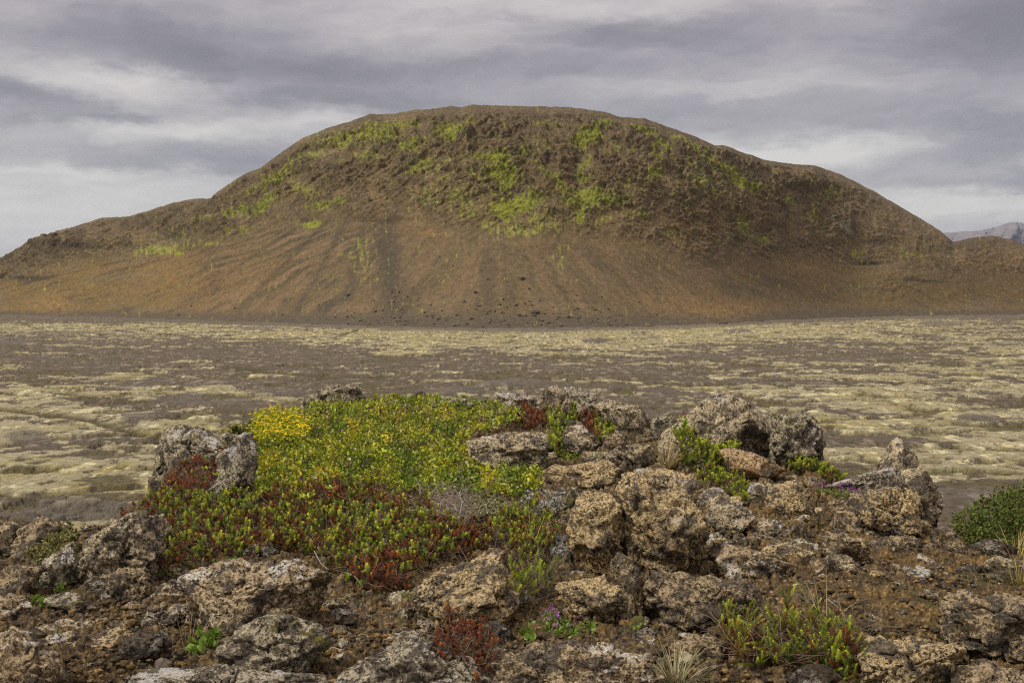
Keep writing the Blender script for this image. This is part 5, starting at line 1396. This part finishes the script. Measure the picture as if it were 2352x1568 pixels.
herb([(438, 1512), (455, 1485), (490, 1470), (512, 1478), (500, 1500), (470, 1528), (445, 1530)], 90, 1, 'round-leaved green herb in front of the white-capped boulder', L=.016)
herb([(1078, 1440), (1085, 1420), (1105, 1412), (1112, 1430), (1095, 1448)], 36, 2, 'small herb below the right side of the big speckled boulder', L=.011)
herb([(1190, 1478), (1215, 1462), (1235, 1480), (1215, 1498)], 34, 3, 'small herb left of the purple thyme at the front', L=.011)
herb([(1335, 1465), (1360, 1450), (1372, 1470), (1350, 1485)], 34, 4, 'small herb right of the purple thyme at the front', L=.011)
herb([(65, 1405), (90, 1396), (130, 1405), (125, 1415), (80, 1414)], 40, 5, 'green herb in the gravel by the pinkish tan rock', L=.012)
herb([(118, 1372), (150, 1366), (150, 1380), (122, 1382)], 26, 6, 'tiny herb beside the flat brown stone', L=.01)
herb([(340, 1338), (380, 1318), (470, 1305), (560, 1298), (560, 1310), (470, 1318), (400, 1345)], 150, 7, 'thin strip of leaves along the front foot of the crowberry mat', L=.010, col=(.13, .19, .03))
herb([(1440, 1475), (1465, 1465), (1480, 1478), (1455, 1486)], 20, 8, 'tiny herb under the brown pyramid rock', L=.01)
herb([(1965, 1172), (1985, 1168), (1985, 1195), (1970, 1205)], 26, 9, 'green sprig hanging by the left foot of the tan boulder', L=.011)
herb([(2150, 1485), (2180, 1475), (2195, 1495), (2170, 1500)], 26, 10, 'dull green herb between the boulder and the pitted rock', L=.013, col=(.07, .11, .05))
herb([(1280, 1040), (1340, 1055), (1330, 1075), (1285, 1072)], 110, 11, 'green and yellow leaves below the oval pale rock', L=.011, col=(.17, .2, .03))


# reindeer lichen clumps: finely branched pale balls
def lichen(poly, n, seed, label, col, lift=.01, size=.012):
    rng = np.random.RandomState(seed); u, v = sample_poly(poly, n, rng); p = ground_at(u, v); p[:, 2] += lift + .022 * (.5 + fbm(stack(u / 16, v / 14, seed * 3.0), 2)) + rng.uniform(0, .006, n)
    k = 5
    PP = np.repeat(p, k, 0); fr = frames(rng.normal(size=(n * k, 3)) * .9 + np.array([0, -.2, .7]), rng)[:, :, [2, 0, 1]]
    lv = leaf_proto(.35, .42); b = Bag()
    b.add(*instance(lv[0], lv[1], PP, fr, size * rng.uniform(.5, 1.1, n * k), np.array([.35, .8, 1.1, 1.2, 1.1, .8]), np.array(col)[None] * rng.uniform(.55, 1.2, n * k)[:, None]))
    return tag(b.build('lichen_clump', M['lichen'], smooth=False), label, 'lichen', 'pale reindeer lichen clumps')


lichen([(1190, 1178), (1210, 1152), (1250, 1146), (1300, 1150), (1302, 1175), (1270, 1195), (1220, 1198)], 420, 1, 'whitish grey lichen clump left of the rounded golden boulder', (.42, .41, .35))
lichen([(1040, 1190), (1070, 1162), (1110, 1152), (1158, 1165), (1168, 1190), (1120, 1205), (1070, 1212)], 420, 2, 'greenish grey lichen mound at the lower edge of the green cover', (.34, .33, .17))
lichen([(1262, 1285), (1275, 1262), (1300, 1258), (1318, 1285), (1300, 1310), (1270, 1308)], 220, 3, 'grey lichen clump under the rounded golden boulder', (.36, .35, .32))
lichen([(60, 1345), (110, 1305), (165, 1268), (176, 1300), (150, 1338), (90, 1362)], 420, 4, 'olive grey lichen spread over the rock left of the tall slab', (.22, .21, .08), lift=.06)
lichen([(505, 1140), (540, 1120), (575, 1110), (575, 1150), (520, 1168)], 260, 5, 'grey lichen at the foot of the slanting rock', (.40, .37, .31), lift=.04)
lichen([(980, 1110), (1050, 1100), (1100, 1112), (1050, 1135), (990, 1130)], 140, 6, 'pale lichen scraps in the right half of the green mound', (.40, .37, .26), lift=.02)
lichen([(885, 1090), (960, 1085), (960, 1110), (890, 1112)], 90, 7, 'thin pale lichen in the middle of the green mound', (.38, .34, .22), lift=.025)
lichen([(560, 1295), (600, 1280), (640, 1282), (620, 1300)], 90, 8, 'grey lichen above the white-capped boulder', (.36, .34, .3))
lichen([(1170, 1400), (1200, 1390), (1215, 1405), (1185, 1418)], 60, 9, 'small grey lichen under the loose crowberry shoots', (.36, .35, .3))

# bare twigs
b = Bag(); rng = np.random.RandomState(41)
twigs(b, [(950, 1175), (1060, 1165), (1090, 1215), (1060, 1260), (980, 1230)], 230, rng, L=.08, r=.0009, col=(.27, .225, .19), lift=.04)
tag(b.build('bare_twigs', M['twig']), 'tangle of bare grey twigs between the mound and the crowberry mat', 'twigs', kind='stuff')


def branch(path, r, label, col=(.42, .39, .36)):
    r = r * .62; col = tuple(c * .72 for c in col)
    pts = [ground_at(u, v)[0] + [0, -dy, dz] for (u, v, dz, dy) in path]
    V_, F_ = tube_path(pts, r, r * .45, 6); b = Bag(); b.add(V_, F_, np.array(col))
    # side twigs
    rng = np.random.RandomState(len(path) + int(path[0][0]))
    for k in range(5):
        i = rng.randint(0, len(pts) - 1); q = pts[i] + (pts[i + 1] - pts[i]) * rng.uniform(); d = rng.normal(size=3) * [1, .6, .6] + [0, 0, .4]; d /= np.linalg.norm(d)
        V_, F_ = tube_path([q, q + d * .015 + rng.normal(size=3) * .003, q + d * .032], r * .5, r * .25, 4); b.add(V_, F_, np.array(col) * .9)
    return tag(b.build('dry_branch', M['twig']), label, 'branch', 'dry pale branches in the crowberry')


branch([(1055, 1175, .06, 0), (1062, 1200, .06, .01), (1055, 1225, .05, .02), (1038, 1250, .04, .02)], .0022, 'pale bent branch at the upper right of the crowberry mat')
branch([(292, 1262, .06, .05), (308, 1282, .05, .05), (325, 1300, .04, .05), (336, 1318, .03, .05)], .0024, 'pale branch over the face of the tall grey slab')
branch([(305, 1245, .07, .05), (320, 1262, .06, .05), (345, 1275, .05, .04)], .0018, 'thin upper branch near the tall grey slab')
branch([(725, 1308, .05, .02), (742, 1332, .045, .03), (760, 1342, .04, .03)], .0022, 'grey branch hanging beside the white-capped boulder', (.30, .27, .24))
branch([(795, 1352, .04, .02), (815, 1358, .04, .02), (838, 1372, .03, .03)], .0024, 'grey twig under the front of the crowberry mat', (.30, .26, .23))
branch([(905, 1362, .04, .02), (930, 1358, .035, .02), (955, 1362, .03, .03)], .0022, 'short grey twig left of the big speckled boulder', (.30, .26, .23))
branch([(1900, 1420, .04, 0), (1925, 1452, .05, .01), (1950, 1470, .03, .01)], .0014, 'thin pale stalk over the sprawling crowberry', (.40, .34, .24))

# crowberries
b = Bag(); rng = np.random.RandomState(51); u, v = sample_poly(MAIN, 26, rng); p = ground_at(u, v); p[:, 2] += .052
sv, sf_ = ico(3)
o = make_mesh('berries', (sv[None] * .0042 + p[:, None, :]).reshape(-1, 3), (sf_[None] + (np.arange(26) * len(sv))[:, None, None]).reshape(-1, 3), M['needle'], np.repeat(np.array([[.012, .012, .022]]), 26 * len(sv), 0))
tag(o, 'scattered tiny black crowberries in the crowberry mat', 'berries', kind='stuff')

# ------------------------------------------------------------------ dark green bush beyond the right edge
root_p = P(2330, 1262, 6.6); root_p[2] = zg(root_p[0:1], root_p[1:2])[0]
bush = empty('bush', root_p)
rng = np.random.RandomState(61)
nl = 11500
# crown made of overlapping lobes: (column, row, radius columns, distance)
lobes = [(2350, 1180, 62, 6.6), (2290, 1195, 60, 6.6), (2235, 1215, 50, 6.5), (2400, 1165, 70, 6.8), (2460, 1190, 70, 6.8), (2210, 1232, 34, 6.4), (2320, 1150, 34, 6.8), (2520, 1215, 60, 6.8), (2265, 1175, 32, 6.7), (2330, 1225, 60, 6.3), (2420, 1230, 70, 6.4), (2270, 1240, 40, 6.3)]
idx = rng.choice(len(lobes), nl, p=np.array([l[2] ** 2 for l in lobes]) / sum(l[2] ** 2 for l in lobes))
LC = np.array([P(l[0], l[1], l[3]) for l in lobes]); LR = np.array([l[2] * l[3] / F for l in lobes])
dirs = rng.normal(size=(nl, 3)); dirs /= np.linalg.norm(dirs, axis=1)[:, None]
rad = rng.uniform(.45, 1, nl) ** .5
lump_ = 1 + .55 * fbm(dirs * 4.5 + idx[:, None] * 3, 3) + .35 * np.clip(fbm(dirs * 11 + idx[:, None] * 5, 2), 0, 1)
p = LC[idx] + dirs * (LR[idx] * rad * lump_ * np.where(rng.uniform(0, 1, nl) > .96, 1.15, 1))[:, None]
fr = frames(rng.normal(size=(nl, 3)) + np.array([0, 0, .5]), rng)[:, :, [2, 0, 1]]
cols = 1.25 * np.array([[.060, .085, .014], [.085, .105, .016], [.040, .060, .012], [.11, .12, .02], [.09, .06, .02]])[rng.choice(5, nl, p=[.34, .28, .2, .13, .05])] * rng.uniform(.7, 1.3, nl)[:, None]
b = Bag(); b.add(*instance(*LP[:2], p, fr, .019 * rng.uniform(.6, 1.3, nl), LP[2], cols)); b.build('foliage', M['leaf'], bush)
tb = Bag()
for k in range(40):
    j = rng.randint(len(lobes)); q0 = np.array(root_p) + rng.normal(size=3) * [.25, .12, 0]; q1 = LC[j] + rng.normal(size=3) * LR[j] * .5
    V_, F_ = tube_path([q0, q0 * .5 + q1 * .5 + rng.normal(size=3) * .03 + [0, 0, -.03], q1], .007, .002, 5); tb.add(V_, F_, np.array([.10, .075, .05]))
tb.build('branches', M['twig'], bush)
tag(bush, 'dense dark green bush growing beyond the right end of the outcrop', 'bush')

# ------------------------------------------------------------------ haze
hm = bpy.data.materials.new('haze air'); hm.use_nodes = True
ht = hm.node_tree; ht.nodes.clear()
ho = ht.nodes.new('ShaderNodeOutputMaterial'); hv = ht.nodes.new('ShaderNodeVolumePrincipled')
hv.inputs['Color'].default_value = (0.56, 0.70, 1.0, 1); hv.inputs['Density'].default_value = 1.2e-5; hv.inputs['Anisotropy'].default_value = 0.2
ht.links.new(hv.outputs[0], ho.inputs['Volume'])
x0, x1, y0, y1, z0, z1 = -12000, 24000, -60, 18800, -12, 1080
bx = np.array([[x0, y0, z0], [x1, y0, z0], [x1, y1, z0], [x0, y1, z0], [x0, y0, z1], [x1, y0, z1], [x1, y1, z1], [x0, y1, z1]])
HAZE = True
if HAZE:
    o = make_mesh('haze', bx, [[0, 3, 2, 1], [4, 5, 6, 7], [0, 1, 5, 4], [1, 2, 6, 5], [2, 3, 7, 6], [3, 0, 4, 7]], hm, smooth=False)
    tag(o, 'thin bluish haze between the camera and the distant mountain', 'haze', kind='stuff')
